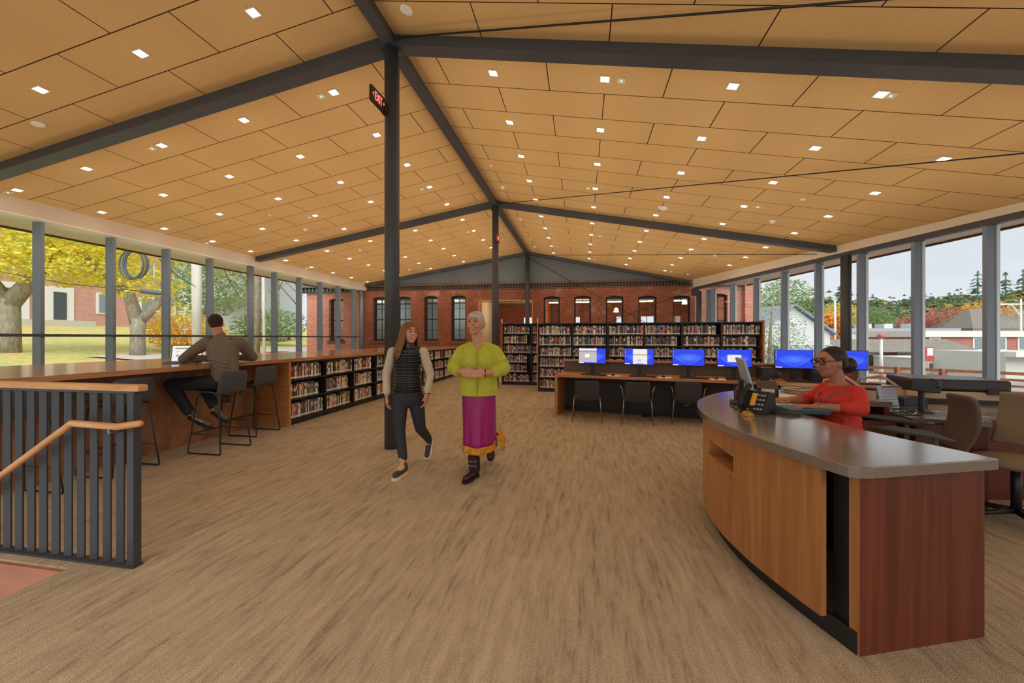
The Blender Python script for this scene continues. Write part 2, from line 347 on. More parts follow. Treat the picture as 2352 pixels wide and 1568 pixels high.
# interior eave bands
b = MB(); b.box(-10.46, -3, 3.70, -10.2, 17.3, 4.06); o = struct(b.build('trim_left', M_cream))
b = MB(); b.box(-10.78, -3, 3.685, -10.2, 17.2, 3.70); struct(b.build('trim_underside_left', M_white))
def rband(nm, m, z0a, z0b, z1a, z1b, w, off):
    n = 12; bb = MB()
    for i in range(n):
        ua, ub = -3+i*20.3/n, -3+(i+1)*20.3/n
        f = lambda u: (min(max((u-6)/10, -.3), 1.1))
        a0 = z0a+(z0b-z0a)*f(ua); b0 = z0a+(z0b-z0a)*f(ub); a1 = z1a+(z1b-z1a)*f(ua); b1 = z1a+(z1b-z1a)*f(ub)
        A = Vector((rv(ua), ua)); B = Vector((rv(ub), ub)); d = (B-A).normalized(); nn = Vector((-d.y, d.x))
        P = [A+nn*(off-w/2), B+nn*(off-w/2), B+nn*(off+w/2), A+nn*(off+w/2)]
        zz0 = [a0, b0, b0, a0]; zz1 = [a1, b1, b1, a1]
        bb.add([(p.x, p.y, z) for p, z in zip(P, zz0)]+[(p.x, p.y, z) for p, z in zip(P, zz1)], [(0,3,2,1),(4,5,6,7),(0,1,5,4),(1,2,6,5),(2,3,7,6),(3,0,4,7)])
    return struct(bb.build(nm, m))
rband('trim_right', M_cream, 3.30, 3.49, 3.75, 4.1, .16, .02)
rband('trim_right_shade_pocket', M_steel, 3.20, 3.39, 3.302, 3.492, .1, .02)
# eave beam line small reveal in the right band
# glazing: left wall
MU = [4.72, 3.52, 2.32, 1.12] + [5.92+1.195*k for k in range(10)]
for k, u in enumerate(sorted(MU)):
    if abs(u-(5.92+1.195*4)) < .01: continue
    b = MB(); b.box(-10.60, u-.03, 0, -10.38, u+.03, 3.69); o = b.build('trim_mullion_left', M_mull, bevel=.004); struct(o)
b = MB(); b.box(-10.40, -3, 1.445, -10.345, 17.0, 1.50); struct(b.build('trim_transom_left', M_steel))
b = MB(); b.box(-10.60, -3, 0, -10.38, 17.0, .12); struct(b.build('trim_sill_left', M_mull))
us = [-3]+sorted(MU)+[17.1]
for i in range(len(us)-1):
    b = MB(); b.box(-10.56, us[i]+.03, .1, -10.55, us[i+1]-.03, 3.69); o = struct(b.build('window_%d' % (i+1), M_glass))
# right wall
RU = [2.7, 3.93, 5.15, 6.38, 7.62, 8.73, 9.88, 11.06, 12.25, 13.48, 14.74, 16.02, 16.35]
dr = Vector((-.191, 1)).normalized()
for u in RU:
    ang = math.atan2(dr.y, dr.x)
    b = MB(); b.box(-.032, -.1, 0, .032, .1, 3.3)
    o = b.build('trim_mullion_right', M_mull, loc=(rv(u)+.05, u, 0), rz=ang, bevel=.004); struct(o)
    b = MB(); b.box(-.046, -.1, .1, -.032, -.05, 3.25); struct(b.build('trim_glazing_bead_right', mat('bright_bead', srgb(214, 220, 226), .35), loc=(rv(u)+.05, u, 0), rz=ang))
ru = [-3]+RU+[17.0]
for i in range(len(ru)-1):
    b = MB(); b.seg((rv(ru[i]+.03), ru[i]+.03), (rv(ru[i+1]-.03), ru[i+1]-.03), .01, .1, 3.45, off=-.06); struct(b.build('window_%d' % (i+20), M_glass))
b = MB(); b.seg((rv(-3), -3), (rv(17), 17), .16, 0, .12, off=-.03); struct(b.build('trim_sill_right', M_mull))
# beams
def beam(nm, P0, P1, w, dz):
    b = MB(); P0 = Vector(P0); P1 = Vector(P1); d = Vector((P1.x-P0.x, P1.y-P0.y)).normalized(); n = Vector((-d.y, d.x, 0))*w/2
    f = .018
    def bar(nw, z0, z1):
        nn = n*nw
        q = [P0-nn, P1-nn, P1+nn, P0+nn]
        b.add([(p.x, p.y, p.z+z0) for p in q]+[(p.x, p.y, p.z+z1) for p in q], [(0,3,2,1),(4,5,6,7),(0,1,5,4),(1,2,6,5),(2,3,7,6),(3,0,4,7)])
    bar(1, 0, f); bar(.9, f, dz)
    return struct(b.build(nm, M_steel))
for u in (T1, T2):
    beam('trim_roof_beam', (VR, u, ZB), (-10.3, u, ZB-ML*(10.3+VR)), .2, .3)
    ve = rv(u)+.1; ue = u-SK*(ve-VR)
    ve = rv(ue)+.0
    beam('trim_roof_beam', (VR, u, ZB), (ve, ue, ZB-MR*(ve-VR)), .2, .3)
beam('trim_roof_beam', (VR, t3u(VR), ZB), (-10.4, t3u(-10.4), ZB-ML*(10.4+VR)), .16, .3)
beam('trim_roof_beam', (VR, t3u(VR), ZB), (rv(17.6)+.05, t3u(4.6), ZB-MR*(rv(17.6)-VR)), .16, .3)
beam('trim_ridge_beam', (VR, -3, ZB+.005), (VR, t3u(VR), ZB+.005), .15, .3)
for u, r in ((T1-.02, .094), (T2-.02, .094), (t3u(VR)-.02, .094)):
    b = MB(); b.tube([(0, 0, 0), (0, 0, ZB+.06)], r, 32)
    b.cbox((0, 0, ZB+.0), (.26, .02, .24)); 
    o = b.build('trim_column', M_steel, loc=(VR, u, 0), smooth=False)
    for p in o.data.polygons: p.use_smooth = len(p.vertices) == 4 and abs(p.normal.z) < .1 and p.area < .2
    struct(o)
# round side columns
for (x, y, z1) in ((-10.3, T2-.18, 3.68), (-10.3, 16.98, 3.68)):
    b = MB(); b.tube([(0, 0, 0), (0, 0, z1)], .095, 24); struct(b.build('trim_column', M_mull, loc=(x, y, 0), smooth=True))
for (u) in (10.12, 16.85):
    b = MB(); b.tube([(0, 0, 0), (0, 0, 3.3)], .1, 24); struct(b.build('trim_column', M_steel, loc=(rv(u)-.08, u, 0), smooth=True))
# plates where the beams land
for ve, ue in ((4.62, 17.35),):
    b = MB(); b.cbox((0, 0, 0), (.24, .24, .3)); struct(b.build('trim_beam_bracket', M_steel, loc=(ve, ue, roofz(ve)-.5), rz=.1))
# ------------------------------------------------------------------ old brick wall with its openings
ang = math.atan(.033); ca = math.cos(ang)
WX0, WX1 = -13.4, 6.95
opens = []   # (v0,v1,z0,z1,kind)
for a, bb, z0, z1, k in ((-9.93, -9.18, 1.28, 3.40, 'w'), (-8.72, -8.0, 1.28, 3.40, 'w'), (-7.36, -6.68, 1.28, 3.40, 'w'), (-6.03, -5.33, 1.28, 3.40, 'w'),
                      (-4.72, -2.2, 0, 3.16, 'd'), (-1.72, -1.0, .95, 3.30, 'w'), (-.36, .38, .95, 3.30, 'w'), (1.03, 1.78, .95, 3.28, 'w'),
                      (2.40, 3.18, .95, 3.26, 'w'), (3.84, 4.56, .95, 3.25, 'w')):
    opens.append((a, bb, z0, z1, k))
outs = [(-12.2, -11.45, 1.28, 3.35, 'w'), (5.35, 6.05, 1.1, 3.3, 'w')]
def wall_with_openings(nm, m, x0, x1, z0, z1, ops, thick):
    b = MB(); xs = sorted(ops); cur = x0
    P = lambda x, t: (x, wallu(x)+t)
    def blk(a, c, za, zb):
        if c-a < 1e-4 or zb-za < 1e-4: return
        b.prism([P(a, 0), P(c, 0), P(c, thick), P(a, thick)], za, zb)
    for a, c, za, zb, k in xs:
        blk(cur, a, z0, z1); blk(a, c, z0, za)
        if k == 'w':     # segmental arch head
            n = 8; rise = .07
            for i in range(n):
                t0, t1 = i/n, (i+1)/n
                h = zb-rise+rise*(1-((t0+t1)-1)**2)
                blk(a+(c-a)*t0, a+(c-a)*t1, h, z1)
        else: blk(a, c, zb, z1)
        cur = c
    blk(cur, x1, z0, z1)
    return b.build(nm, m)
struct(wall_with_openings('wall_far', M_brick, -10.5, 4.75, 0, 3.78, opens, .34))
for nm, x0, x1, o_ in (('wall_far_outside_left', WX0, -10.5, [outs[0]]), ('wall_far_outside_right', 4.75, WX1, [outs[1]])):
    struct(wall_with_openings(nm, M_brickout, x0, x1, -4, 3.70, o_, .34))
# return sides of the mill
b = MB(); b.box(WX0, 17.7, -4, WX0+.3, 30, 3.7); struct(b.build('wall_mill_side_left', M_brickout))
b = MB(); b.box(WX1-.3, 17.7, -4, WX1, 30, 3.7); struct(b.build('wall_mill_side_right', M_brickout))
# cornice with dentils
M_corn = mat('dark_bronze_cornice', srgb(92, 70, 58), .6)
M_cornout = mat('verdigris_cornice', srgb(98, 112, 112), .6)
b = MB()
def wp(x, t): return (x, wallu(x)+t)
b.prism([wp(-10.5, -.10), wp(4.75, -.10), wp(4.75, .1), wp(-10.5, .1)], 3.86, 3.94)
b2 = MB(); b2.prism([wp(-10.5, -.02), wp(4.75, -.02), wp(4.75, .1), wp(-10.5, .1)], 3.70, 3.86); struct(b2.build('trim_cornice_recess', M_black)); b.prism([wp(-10.5, -.05), wp(4.75, -.05), wp(4.75, .1), wp(-10.5, .1)], 3.65, 3.70)  # back strip coloured black to put shade between the dentils
x = -10.45
while x < 4.7:
    b.prism([wp(x, -.075), wp(x+.065, -.075), wp(x+.065, 0), wp(x, 0)], 3.72, 3.82); x += .135
struct(b.build('trim_cornice', M_corn))
for x0, x1 in ((WX0-.2, -10.62), (4.9, WX1+.2)):
    b = MB(); b.prism([wp(x0, -.30), wp(x1, -.30), wp(x1, .3), wp(x0, .3)], 3.86, 4.0)
    b.prism([wp(x0, -.08), wp(x1, -.08), wp(x1, .1), wp(x0, .1)], 3.62, 3.86)
    x = x0+.05
    while x < x1-.1: b.prism([wp(x, -.2), wp(x+.09, -.2), wp(x+.09, 0), wp(x, 0)], 3.68, 3.84); x += .19
    struct(b.build('trim_cornice_outside', M_cornout))
# grey gable infill above the brick
M_gable = mat('blue_grey_gable_board', srgb(92, 97, 102), .7)
b = MB(); tt = .04
G = [(-10.5, 3.92), (4.75, 3.92), (4.75, roofz(4.75)+.1), (VR, roofz(VR)+.05), (-10.5, roofz(-10.5)+.05)]
fr = [(x, wallu(x)-.0, z) for x, z in G]; bk = [(x, wallu(x)+tt, z) for x, z in G]
b.add(fr+bk, [(0, 1, 2, 3, 4), (9, 8, 7, 6, 5)]+[(i, i+5, (i+1) % 5+5, (i+1) % 5) for i in range(5)])
struct(b.build('wall_gable', M_gable))
# sash windows in the brick
M_sash = mat('black_sash_paint', srgb(36, 38, 42), .5)
wi = 40
for a, c, z0, z1, k in opens+outs:
    if k != 'w': continue
    b = MB(); d = .16
    def sb(x0, x1, za, zb, t0, t1): b.prism([wp(x0, t0), wp(x1, t0), wp(x1, t1), wp(x0, t1)], za, zb)
    zt = z1-.07
    sb(a, a+.07, z0, z1, d, d+.12); sb(c-.07, c, z0, z1, d, d+.12); sb(a, c, zt-.05, z1, d, d+.12); sb(a, c, z0, z0+.08, d-.04, d+.14)
    mid = (z0+zt)/2; sb(a, c, mid-.025, mid+.025, d+.02, d+.08); xm = (a+c)/2
    sb(xm-.011, xm+.011, z0, zt, d+.03, d+.07)
    for q in (z0+(mid-z0)/2, mid+(zt-mid)/2): sb(a, c, q-.01, q+.01, d+.03, d+.07)
    o = struct(b.build('window_%d_sash' % wi, M_sash))
    b = MB(); b.prism([wp(a, d+.05), wp(c, d+.05), wp(c, d+.056), wp(a, d+.056)], z0, zt); struct(b.build('window_%d' % wi, M_glass)); wi += 1
    b = MB(); b.prism([wp(a-.08, -.05), wp(c+.08, -.05), wp(c+.08, .1), wp(a-.08, .1)], z0-.12, z0); struct(b.build('trim_window_sill', mat('brownstone', srgb(120, 74, 56), .8)))
# door opening lining
b = MB(); a, c, z1 = -4.72, -2.2, 3.16
for x0, x1, za, zb in ((a, a+.05, 0, z1), (c-.05, c, 0, z1), (a, c, z1-.05, z1)): b.prism([wp(x0, -.02), wp(x1, -.02), wp(x1, .4), wp(x0, .4)], za, zb)
struct(b.build('door_1', M_deskwood))
# rooms behind the brick
M_in = mat('plaster_inner', srgb(150, 140, 122), .8)
b = MB(); b.box(-13, 17.8, -.3, 6.8, 24.2, 0); struct(b.build('floor_inner', mat('inner_floor', srgb(120, 96, 74), .7)))
b = MB(); b.box(-13, 17.9, 3.45, 6.8, 24.2, 3.55); struct(b.build('ceiling_inner', M_in))
b = MB(); b.box(-5.2, 18.0, 0, -5.1, 24, 3.45); struct(b.build('wall_inner_left', M_in))
b = MB(); b.box(-2.0, 18.0, 0, -1.9, 24, 3.45); struct(b.build('wall_inner_right', wood('wood_wall', srgb(150, 84, 44), srgb(176, 104, 58), (8, 8, 1), .5)))
b = MB(); cur = -13
for x in (-12.2, -9.6, -7.2, -3.6, -.9, .55, 2.0, 3.4, 4.9):
    b.box(cur, 24, 0, x, 24.3, 3.5); b.box(x, 24, 0, x+.75, 24.3, .8); b.box(x, 24, 2.7, x+.75, 24.3, 3.5); cur = x+.75
b.box(cur, 24, 0, 6.8, 24.3, 3.5); struct(b.build('wall_inner_far', M_brick))
b = MB(); b.box(-12.9, 21.6, 0, -5.2, 21.7, 3.4); struct(b.build('wall_inner_partition', mat('grey_partition', srgb(112, 116, 108), .8)))
# ------------------------------------------------------------------ ceiling fixtures
ORD = ['first', 'second', 'third', 'fourth', 'fifth', 'sixth', 'seventh', 'eighth', 'ninth', 'tenth']
slopeL, slopeR = math.atan(ML), math.atan(MR)
def lamp_proto():
    t = thing('recessed_downlight', '', 'ceiling light', (0, 0, 0))
    b = MB(); w, q = .068, .052
    for x0, y0, x1, y1 in ((-w, -w, w, -q), (-w, q, w, w), (-w, -q, -q, q), (q, -q, w, q)): b.box(x0, y0, -.006, x1, y1, .02)
    b.build('trim_ring', mat('downlight_trim', srgb(205, 196, 180), .4), t)
    b = MB(); b.box(-q, -q, -.0035, q, q, .02); b.build('lens', M_lamp, t)
    ld = bpy.data.lights.new('downlight_fill', 'POINT'); ld.energy = LAMP_W; ld.color = (1.0, .87, .70); ld.shadow_soft_size = .2  # bare point fill added below the lens so the ceiling is lit too
    lo = bpy.data.objects.new('fill_lamp', ld); COL.objects.link(lo); lo.location = (0, 0, -.95); lo.visible_glossy = False; lo.parent = t
    return t
LP = lamp_proto(); used = [False]
BAYN = ['in front of the near beam', 'between the near and middle beams', 'between the middle and far beams']
BAYL = {}
def put_lamp(v, u, lab, bay=1):
    z = roofz(v)-.001
    if not used[0]: o = LP; used[0] = True; o.location = (v, u, z)
    else: o = dup(LP, (v, u, z), 0, lab)
    lo = [c for c in o.children if c.type == 'LIGHT'][0]
    if bay not in BAYL:
        d = lo.data.copy(); d.energy = LAMP_W*(.42, .85, 1.0)[bay]; BAYL[bay] = d
    lo.data = BAYL[bay]
    o['label'] = lab; o['group'] = 'square downlights in the sloping ceiling'
    o.rotation_euler = (0, -slopeL if v < VR else slopeR, 0)
rows = [(0, [3.84, 2.6]), (1, [5.3+1.245*k for k in range(5)]), (2, [11.7+1.28*k for k in range(5)])]
for bay, rr in rows:
    rr2 = sorted(rr)
    for ri, u in enumerate(rr2):
        rn = (ORD[ri]+' row beyond the near beam') if bay == 1 else ((ORD[ri]+' row beyond the middle beam') if bay == 2 else (ORD[2-ri]+' row before the near beam'))
        for k in range(5):
            v = -3.66-1.556*k
            put_lamp(v, u, 'square downlight, left slope, %s, %s out from ridge' % (rn, ORD[k]), bay)
        for k in range(7):
            v = -1.2+1.485*k; uu = u-SK*(v-VR)
            if v > rv(uu)-.3: break
            put_lamp(v, uu, 'square downlight, right slope, %s, %s out from ridge' % (rn, ORD[k]), bay)
def emerg():
    t = thing('emergency_light', '', 'emergency light', (0, 0, 0)); w = .05
    b = MB(); b.box(-w, -w, -.006, w, w, .02); b.build('cover', mat('emergency_cover', srgb(214, 206, 186), .3), t)
    b = MB(); b.lathe([(.008, -.012), (.008, .0)], n=8); b.build('indicator', emis('green_led', (.2, 1, .4), 4), t)
    return t
EM = emerg(); em_used = [0]
for side, pts in (('left', [(-3.87, 5.3), (-6.97, 5.3), (-10.08, 5.29), (-3.86, 9.04), (-6.95, 9.06), (-10.1, 9.06), (-3.85, 12.98), (-10.1, 13.0), (-6.95, 16.83), (-10.1, 16.85)]),
                  ('right', [(.49, 5.15), (3.35, 4.99), (.13, 8.92), (3.49, 8.66), (.56, 12.8), (3.25, 12.83), (.5, 16.7), (3.5, 16.5)])):
    for i, (v, u) in enumerate(pts):
        where = 'near beam, left slope' if False else ''
        band = 'just beyond the near beam' if u < 6 else ('short of the middle beam' if u < 10 else ('beyond the middle beam' if u < 14 else 'close to the gable'))
        dist = 'near the ridge' if (side == 'left' and v > -4.5) or (side == 'right' and v < 1.5) else ('by the window band' if v < -9 else 'halfway down the slope')
        lab = 'square emergency light %s, %s slope, %s' % (band, side, dist)
        if not em_used[0]: o = EM; em_used[0] = 1
        else: o = dup(EM, (0, 0, 0), 0, lab)
        o['label'] = lab; o['group'] = 'emergency lights in the ceiling'; o.location = (v, u, roofz(v)-.001); o.rotation_euler = (0, -slopeL if v < VR else slopeR, 0)
for nm, v, u, r, lab in (('smoke_detector', -7.56, 9.68, .06, 'white domed smoke detector on the left slope short of the middle beam'),
                    ('ceiling_speaker', -7.56, 4.26, .07, 'flat round white disc on the left slope before the near beam'),
                    ('ceiling_sensor', -7.55, 8.41, .035, 'tiny white sprinkler cap on the left slope'),
                    ('smoke_detector', -7.5, 12.3, .06, 'white smoke detector on the left slope beyond the middle beam'),
                    ('smoke_detector', -7.5, 16.2, .06, 'white smoke detector on the left slope close to the brick wall'),
                    ('ceiling_speaker', -2.0, 4.24, .075, 'round white disc at top right of the ridge beam before the near beam'),
                    ('ceiling_sensor', -1.97, 8.39, .035, 'tiny round cap beside the ridge beam on the right slope'),
                    ('smoke_detector', -1.96, 9.62, .06, 'white smoke detector beside the ridge beam short of the middle column'),
                    ('wireless_access_point', 1.83, 9.48, .11, 'broad white oval access point on the right slope before middle beam'),
                    ('ceiling_sensor', 3.98, 8.01, .045, 'small round cap on the right slope left of the domed detector'),
                    ('smoke_detector', 4.05, 9.32, .07, 'white domed detector on the right slope just before the middle beam'),
                    ('smoke_detector', -1.93, 12.29, .06, 'white detector just past the middle column beside the ridge beam'),
                    ('smoke_detector', -1.93, 16.08, .06, 'white detector by the ridge beam at the gable'),
                    ('ceiling_sensor', -1.92, 14.77, .03, 'tiny cap by the ridge beam between two detectors'),
                    ('smoke_detector', 4.0, 12.9, .06, 'white detector on right slope beyond the middle beam'),
                    ('smoke_detector', 4.1, 16.4, .06, 'white detector on the right slope at the far eave')):
    t = thing(nm, lab, 'ceiling device', (v, u, roofz(v)), 0, None); t.rotation_euler = (0, -slopeL if v < VR else slopeR, 0)
    m = mat('device_white', srgb(232, 226, 220), .4)
    b = MB(); b.lathe([(r*.5, -.016), (r, -.012), (r, .02)], n=24); b.build('mounting_plate', m, t, smooth=False)
    if nm == 'smoke_detector':
        b = MB(); b.lathe([(.004, -.055), (r*.5, -.052), (r*.62, -.03), (r*.62, -.015)], n=20); b.build('dome', m, t)
    if nm == 'wireless_access_point':
        b = MB(); b.lathe([(.01, -.045), (r*.7, -.035), (r*.95, -.015), (r*.95, -.01)], n=24); b.build('dome', m, t)
# tie rods under the roof
def rod(nm, a, b_, lab, r=.011):
    o = MB().tube([a, b_], r, 6).build(nm, M_black, smooth=True); return tag(o, lab, 'tie rod', 'steel tie rods bracing the roof')
rod('tie_rod', (VR+.14, T1-.14, 5.20), (5.2, 3.25, roofz(5.2)-.04), 'black tie rod crossing the right ceiling before the near beam')
rod('tie_rod', (VR+.14, T2-.16, 5.17), (6.6, 4.8, roofz(6.6)-.06), 'long thin tie rod across right ceiling between near and middle beams', .009)
rod('tie_rod', (VR+.12, t3u(VR)-.2, 5.1), (5.75, 10.9, roofz(5.75)-.1), 'thin tie rod across right ceiling beyond the middle beam', .008)
rod('tie_rod', (VR+.1, 17.34, 4.98), (3.2, 17.5, 1.75), 'thin tie rod slanting down right across gable and brick windows', .012)
rod('tie_rod', (4.55, 17.5, 3.45), (.6, 17.42, 1.9), 'thin tie rod slanting down left across the right-hand brick windows', .012)
# exit sign on the near column
def text_mesh(s, size, m, parent, loc, rot, name='lettering', depth=.002, align='CENTER', sx=1.0):
    c = bpy.data.curves.new(name, 'FONT'); c.body = s; c.size = size; c.extrude = depth; c.align_x = align; c.align_y = 'CENTER'
    o = bpy.data.objects.new(name, c); COL.objects.link(o); o.location = loc; o.rotation_euler = rot; o.scale = (sx, 1, 1); c.materials.append(m)
    if parent: o.parent = parent
    dg = bpy.context.evaluated_depsgraph_get(); me = bpy.data.meshes.new_from_object(o.evaluated_get(dg)); m2 = bpy.data.objects.new(name, me); COL.objects.link(m2)
    m2.location = o.location; m2.rotation_euler = o.rotation_euler; m2.scale = o.scale; m2.parent = parent; bpy.data.objects.remove(o)
    return m2
cx, cy = VR, T1-.02
t = thing('exit_sign', 'black exit sign with glowing red EXIT and side arrows on the near column', 'exit sign', C2W(-1.628, 4.97, 4.36), YAW+R(78))
b = MB(); b.box(-.30, -.018, -.094, .0, .018, .094); b.build('housing', M_black, t, bevel=.006)
b = MB(); b.box(-.0, -.05, -.09, .06, .03, .03); b.build('mounting_bracket', M_black, t, bevel=.004)
M_exit = emis('red_exit_letters', (1.0, .02, .04), 1.5)
text_mesh('EXIT', .15, M_exit, t, (-.15, -.02, -.005), (R(90), 0, 0), 'exit_lettering', .002, sx=.56)
for sx_, x in ((-1, -.272), (1, -.028)):
    b = MB(); b.add([(x+sx_*.012, -.020, 0), (x-sx_*.008, -.020, .022), (x-sx_*.008, -.020, -.022), (x+sx_*.012, -.023, 0), (x-sx_*.008, -.023, .022), (x-sx_*.008, -.023, -.022)], [(0, 1, 2), (5, 4, 3), (0, 3, 4, 1), (1, 4, 5, 2), (2, 5, 3, 0)])
    b.build('arrow', M_exit, t)

t = thing('exit_sign', 'dark red exit sign seen edge-on at the right of the middle column', 'exit sign', (VR+.1, T2-.02, 4.2), YAW+R(78))
b = MB(); b.box(-.29, -.018, -.1, .0, .018, .1); b.build('housing', mat('dark_red_housing', srgb(120, 40, 30), .5), t, bevel=.004); text_mesh('EXIT', .13, M_exit, t, (-.15, -.02, 0), (R(90), 0, 0), 'exit_lettering', .002, sx=.6)
# ------------------------------------------------------------------ long counter on the left, with shelves
CF, CB, PU0, PU1, CE = -4.61, -6.7, 2.02, 5.60, 14.6
t = thing('reading_counter', 'long cherry-topped bar counter running along the left windows', 'counter', (CF, PU0, 0))
X0, Y0 = CF, PU0
b = MB(); b.box(CB-X0, 0, 1.035, 0, CE-Y0, 1.09); b.build('countertop', M_woodtop, t, bevel=.004)
b = MB(); b.box(-.62, 0, 0, -.58, PU1-Y0, 1.035); b.build('front_panel', M_woodpanel, t)
b = MB(); b.box(-.70, PU1-Y0-.045, 0, -.02, PU1-Y0, 1.035); b.build('end_panel', M_deskwood, t)
b = MB(); b.box(CB-X0+.03, 0, 0, CB-X0+.06, CE-Y0, 1.035); b.build('back_panel', M_woodpanel, t)
b = MB(); b.box(-.6, CE-Y0-.04, 0, -.02, CE-Y0, 1.035); b.build('end_panel', M_deskwood, t)
for px_, py in ((3.52, .42), (4.96, .52)):
    o = thing('power_outlet', 'black wall outlet plate low on the counter panel, %s' % ('behind the stool by the railing' if px_ < 4 else "behind the seated man's stool"), 'outlet', (-5.19, px_, py))
    MB().box(0, -.07, -.055, .008, .07, .055).build('cover_plate', M_black, o, bevel=.003)
    for k in (-.035, .035): MB().box(.008, k-.018, -.03, .011, k+.018, .03).build('socket', mat('socket_grey', srgb(90, 88, 84), .5), o)
BOOKCOL = [srgb(*c) for c in ((214, 205, 188), (226, 220, 206), (190, 180, 160), (150, 140, 128), (86, 84, 84), (60, 60, 64), (42, 44, 52), (120, 40, 40), (160, 44, 44), (196, 84, 52), (206, 160, 84), (222, 196, 110), (60, 92, 80), (64, 88, 120), (96, 110, 150), (130, 92, 70), (90, 60, 46), (178, 150, 120), (110, 120, 90), (170, 110, 130), (236, 232, 226), (200, 190, 176), (74, 66, 60))]
BOOKNAME = ['ivory', 'white', 'tan', 'taupe', 'dark grey', 'charcoal', 'navy black', 'maroon', 'red', 'orange', 'mustard', 'yellow', 'green', 'blue', 'lilac', 'brown', 'dark brown', 'buff', 'olive', 'pink', 'bright white', 'stone', 'umber']
BM = [mat('book_%s' % n.replace(' ', '_'), c, .6, var=.12, vs=25) for n, c in zip(BOOKNAME, BOOKCOL)]
M_pages = mat('book_pages', srgb(224, 214, 192), .9); M_labelw = mat('spine_label', srgb(222, 218, 208), .8)
bookme = {}
def book_mesh(ci, w, h, d):        # spine faces -y, base at z 0
    key = (ci, round(w, 3), round(h, 2), round(d, 2))
    if key in bookme: return bookme[key]
    b = MB(); c = .003
    b.box(0, 0, 0, c, d, h); b.box(w-c, 0, 0, w, d, h); b.box(c, 0, 0, w-c, c, h)
    b.box(c, c, .004, w-c, d-.004, h-.004, 1); b.box(.002, -.0012, .012, w-.002, 0, .04, 2)
    b.box(.003, -.0008, h*.55, w-.003, 0, h*.8, 3)
    me = bpy.data.meshes.new('book'); me.from_pydata(b.v, [], b.f)
    for m in (BM[ci], M_pages, M_labelw, BM[(ci*7+3) % len(BM)]): me.materials.append(m)
    me.polygons.foreach_set('material_index', b.m); me.update(); bookme[key] = me; return me
BW = [0, 0, 1, 1, 2, 2, 3, 3, 4, 5, 5, 6, 7, 8, 9, 10, 12, 13, 15, 16, 17, 17, 20, 20, 21, 21, 22, 22, 18, 11, 14, 19]
REST = MB()
NB = [0]
rb = random.Random(3)
def shelf_books(org, ang, L_, lab, group, indiv, ends=.0, colours=None, hmax=.25):
    """books standing in a row from org along angle; spines face the side -y of the row's own frame"""
    x = .01; n = 0; Mx = Matrix.Translation(org) @ Matrix.Rotation(ang, 4, 'Z')
    fill = L_-ends
    while True:
        w = rb.choice((.018, .022, .026, .03, .036, .042)); h = min(hmax, rb.choice((.195, .21, .22, .235, .245, .255))); d = .15
        if x+w > fill: break
        ci = rb.choice(colours or BW); tilt = 0
        if indiv:
            me = book_mesh(ci, w, h, d); o = bpy.data.objects.new('book', me); COL.objects.link(o)
            o.location = Mx @ Vector((x, rb.uniform(0, .012), 0)); o.rotation_euler = (0, 0, ang)
            NB[0] += 1
            tag(o, '%s-spined book, %s from left on %s' % (BOOKNAME[ci], NUM(n), lab), 'book', group)
        else:
            y = rb.uniform(0, .012); p = [Mx @ Vector(q) for q in ((x, y, 0), (x+w-.001, y, 0), (x+w-.001, y+d, 0), (x, y+d, 0), (x, y, h), (x+w-.001, y, h), (x+w-.001, y+d, h), (x, y+d, h))]
            REST.add(p, [(4, 5, 6, 7), (0, 1, 5, 4), (1, 2, 6, 5), (3, 0, 4, 7)], ci)
            q = [Mx @ Vector(z) for z in ((x+.002, y-.001, .012), (x+w-.003, y-.001, .012), (x+w-.003, y-.001, .04), (x+.002, y-.001, .04))]; REST.add(q, [(0, 1, 2, 3)], len(BM))
            if w > .024:
                q = [Mx @ Vector(z) for z in ((x+.003, y-.001, h*.5), (x+w-.004, y-.001, h*.5), (x+w-.004, y-.001, h*.8), (x+.003, y-.001, h*.8))]; REST.add(q, [(0, 1, 2, 3)], (ci*5+2) % len(BM))
        x += w+.0008; n += 1
    return n
def NUM(n):
    a = ['first', 'second', 'third', 'fourth', 'fifth', 'sixth', 'seventh', 'eighth', 'ninth', 'tenth', 'eleventh', 'twelfth', 'thirteenth', 'fourteenth', 'fifteenth', 'sixteenth', 'seventeenth', 'eighteenth', 'nineteenth', 'twentieth']
    if n < 20: return a[n]
    return (['twenty', 'thirty', 'forty'][(n+1)//10-2]+'-'+a[(n+1) % 10-1]) if (n+1) % 10 else ['thirtieth', 'fortieth'][(n+1)//10-3]
# low shelving built under the counter, one unit per bay
bayn = 0; u = PU1
SZ = (.105, .425, .745); BLUE = None
while u < CE-.2:
    L_ = .9 if u+.9 < CE-.05 else CE-.05-u
    where = ORD[bayn]
    s_ = thing('low_shelf_unit', 'black low shelf unit under the counter, %s one beyond the stools' % where, 'shelf unit', (CF-.03, u, 0), R(90), 'low shelf units under the counter')
    # local frame: x along +u, y toward -v (into shelf)
    MB().box(0, .3, 0, L_, .32, 1.03).build('back', M_blackmetal, s_)
    for x in (0, L_-.012): MB().box(x, 0.005, 0, x+.012, .3, 1.03).build('side', M_blackmetal, s_)
    MB().box(0, .02, 0, L_, .3, .085).build('plinth', M_blackmetal, s_)
    MB().box(.0, .0, 1.0, L_, .3, 1.033).build('top_rail', M_blackmetal, s_)
    for z in SZ: MB().box(.0, 0, z-.028, L_, .3, z-.002).build('shelf', M_blackmetal, s_)
    for si, z in enumerate(SZ):
        sn = ('bottom', 'middle', 'top')[si]
        shelf_books((CF-.045, u+.015, z-.001), R(90), L_-.03, '%s shelf, %s low unit beyond stools' % (sn, where), 'books in the low shelves under the counter', bayn < 3, ends=rb.choice((.03, .1, .16)) if bayn < 3 else .05)
    u += L_; bayn += 1
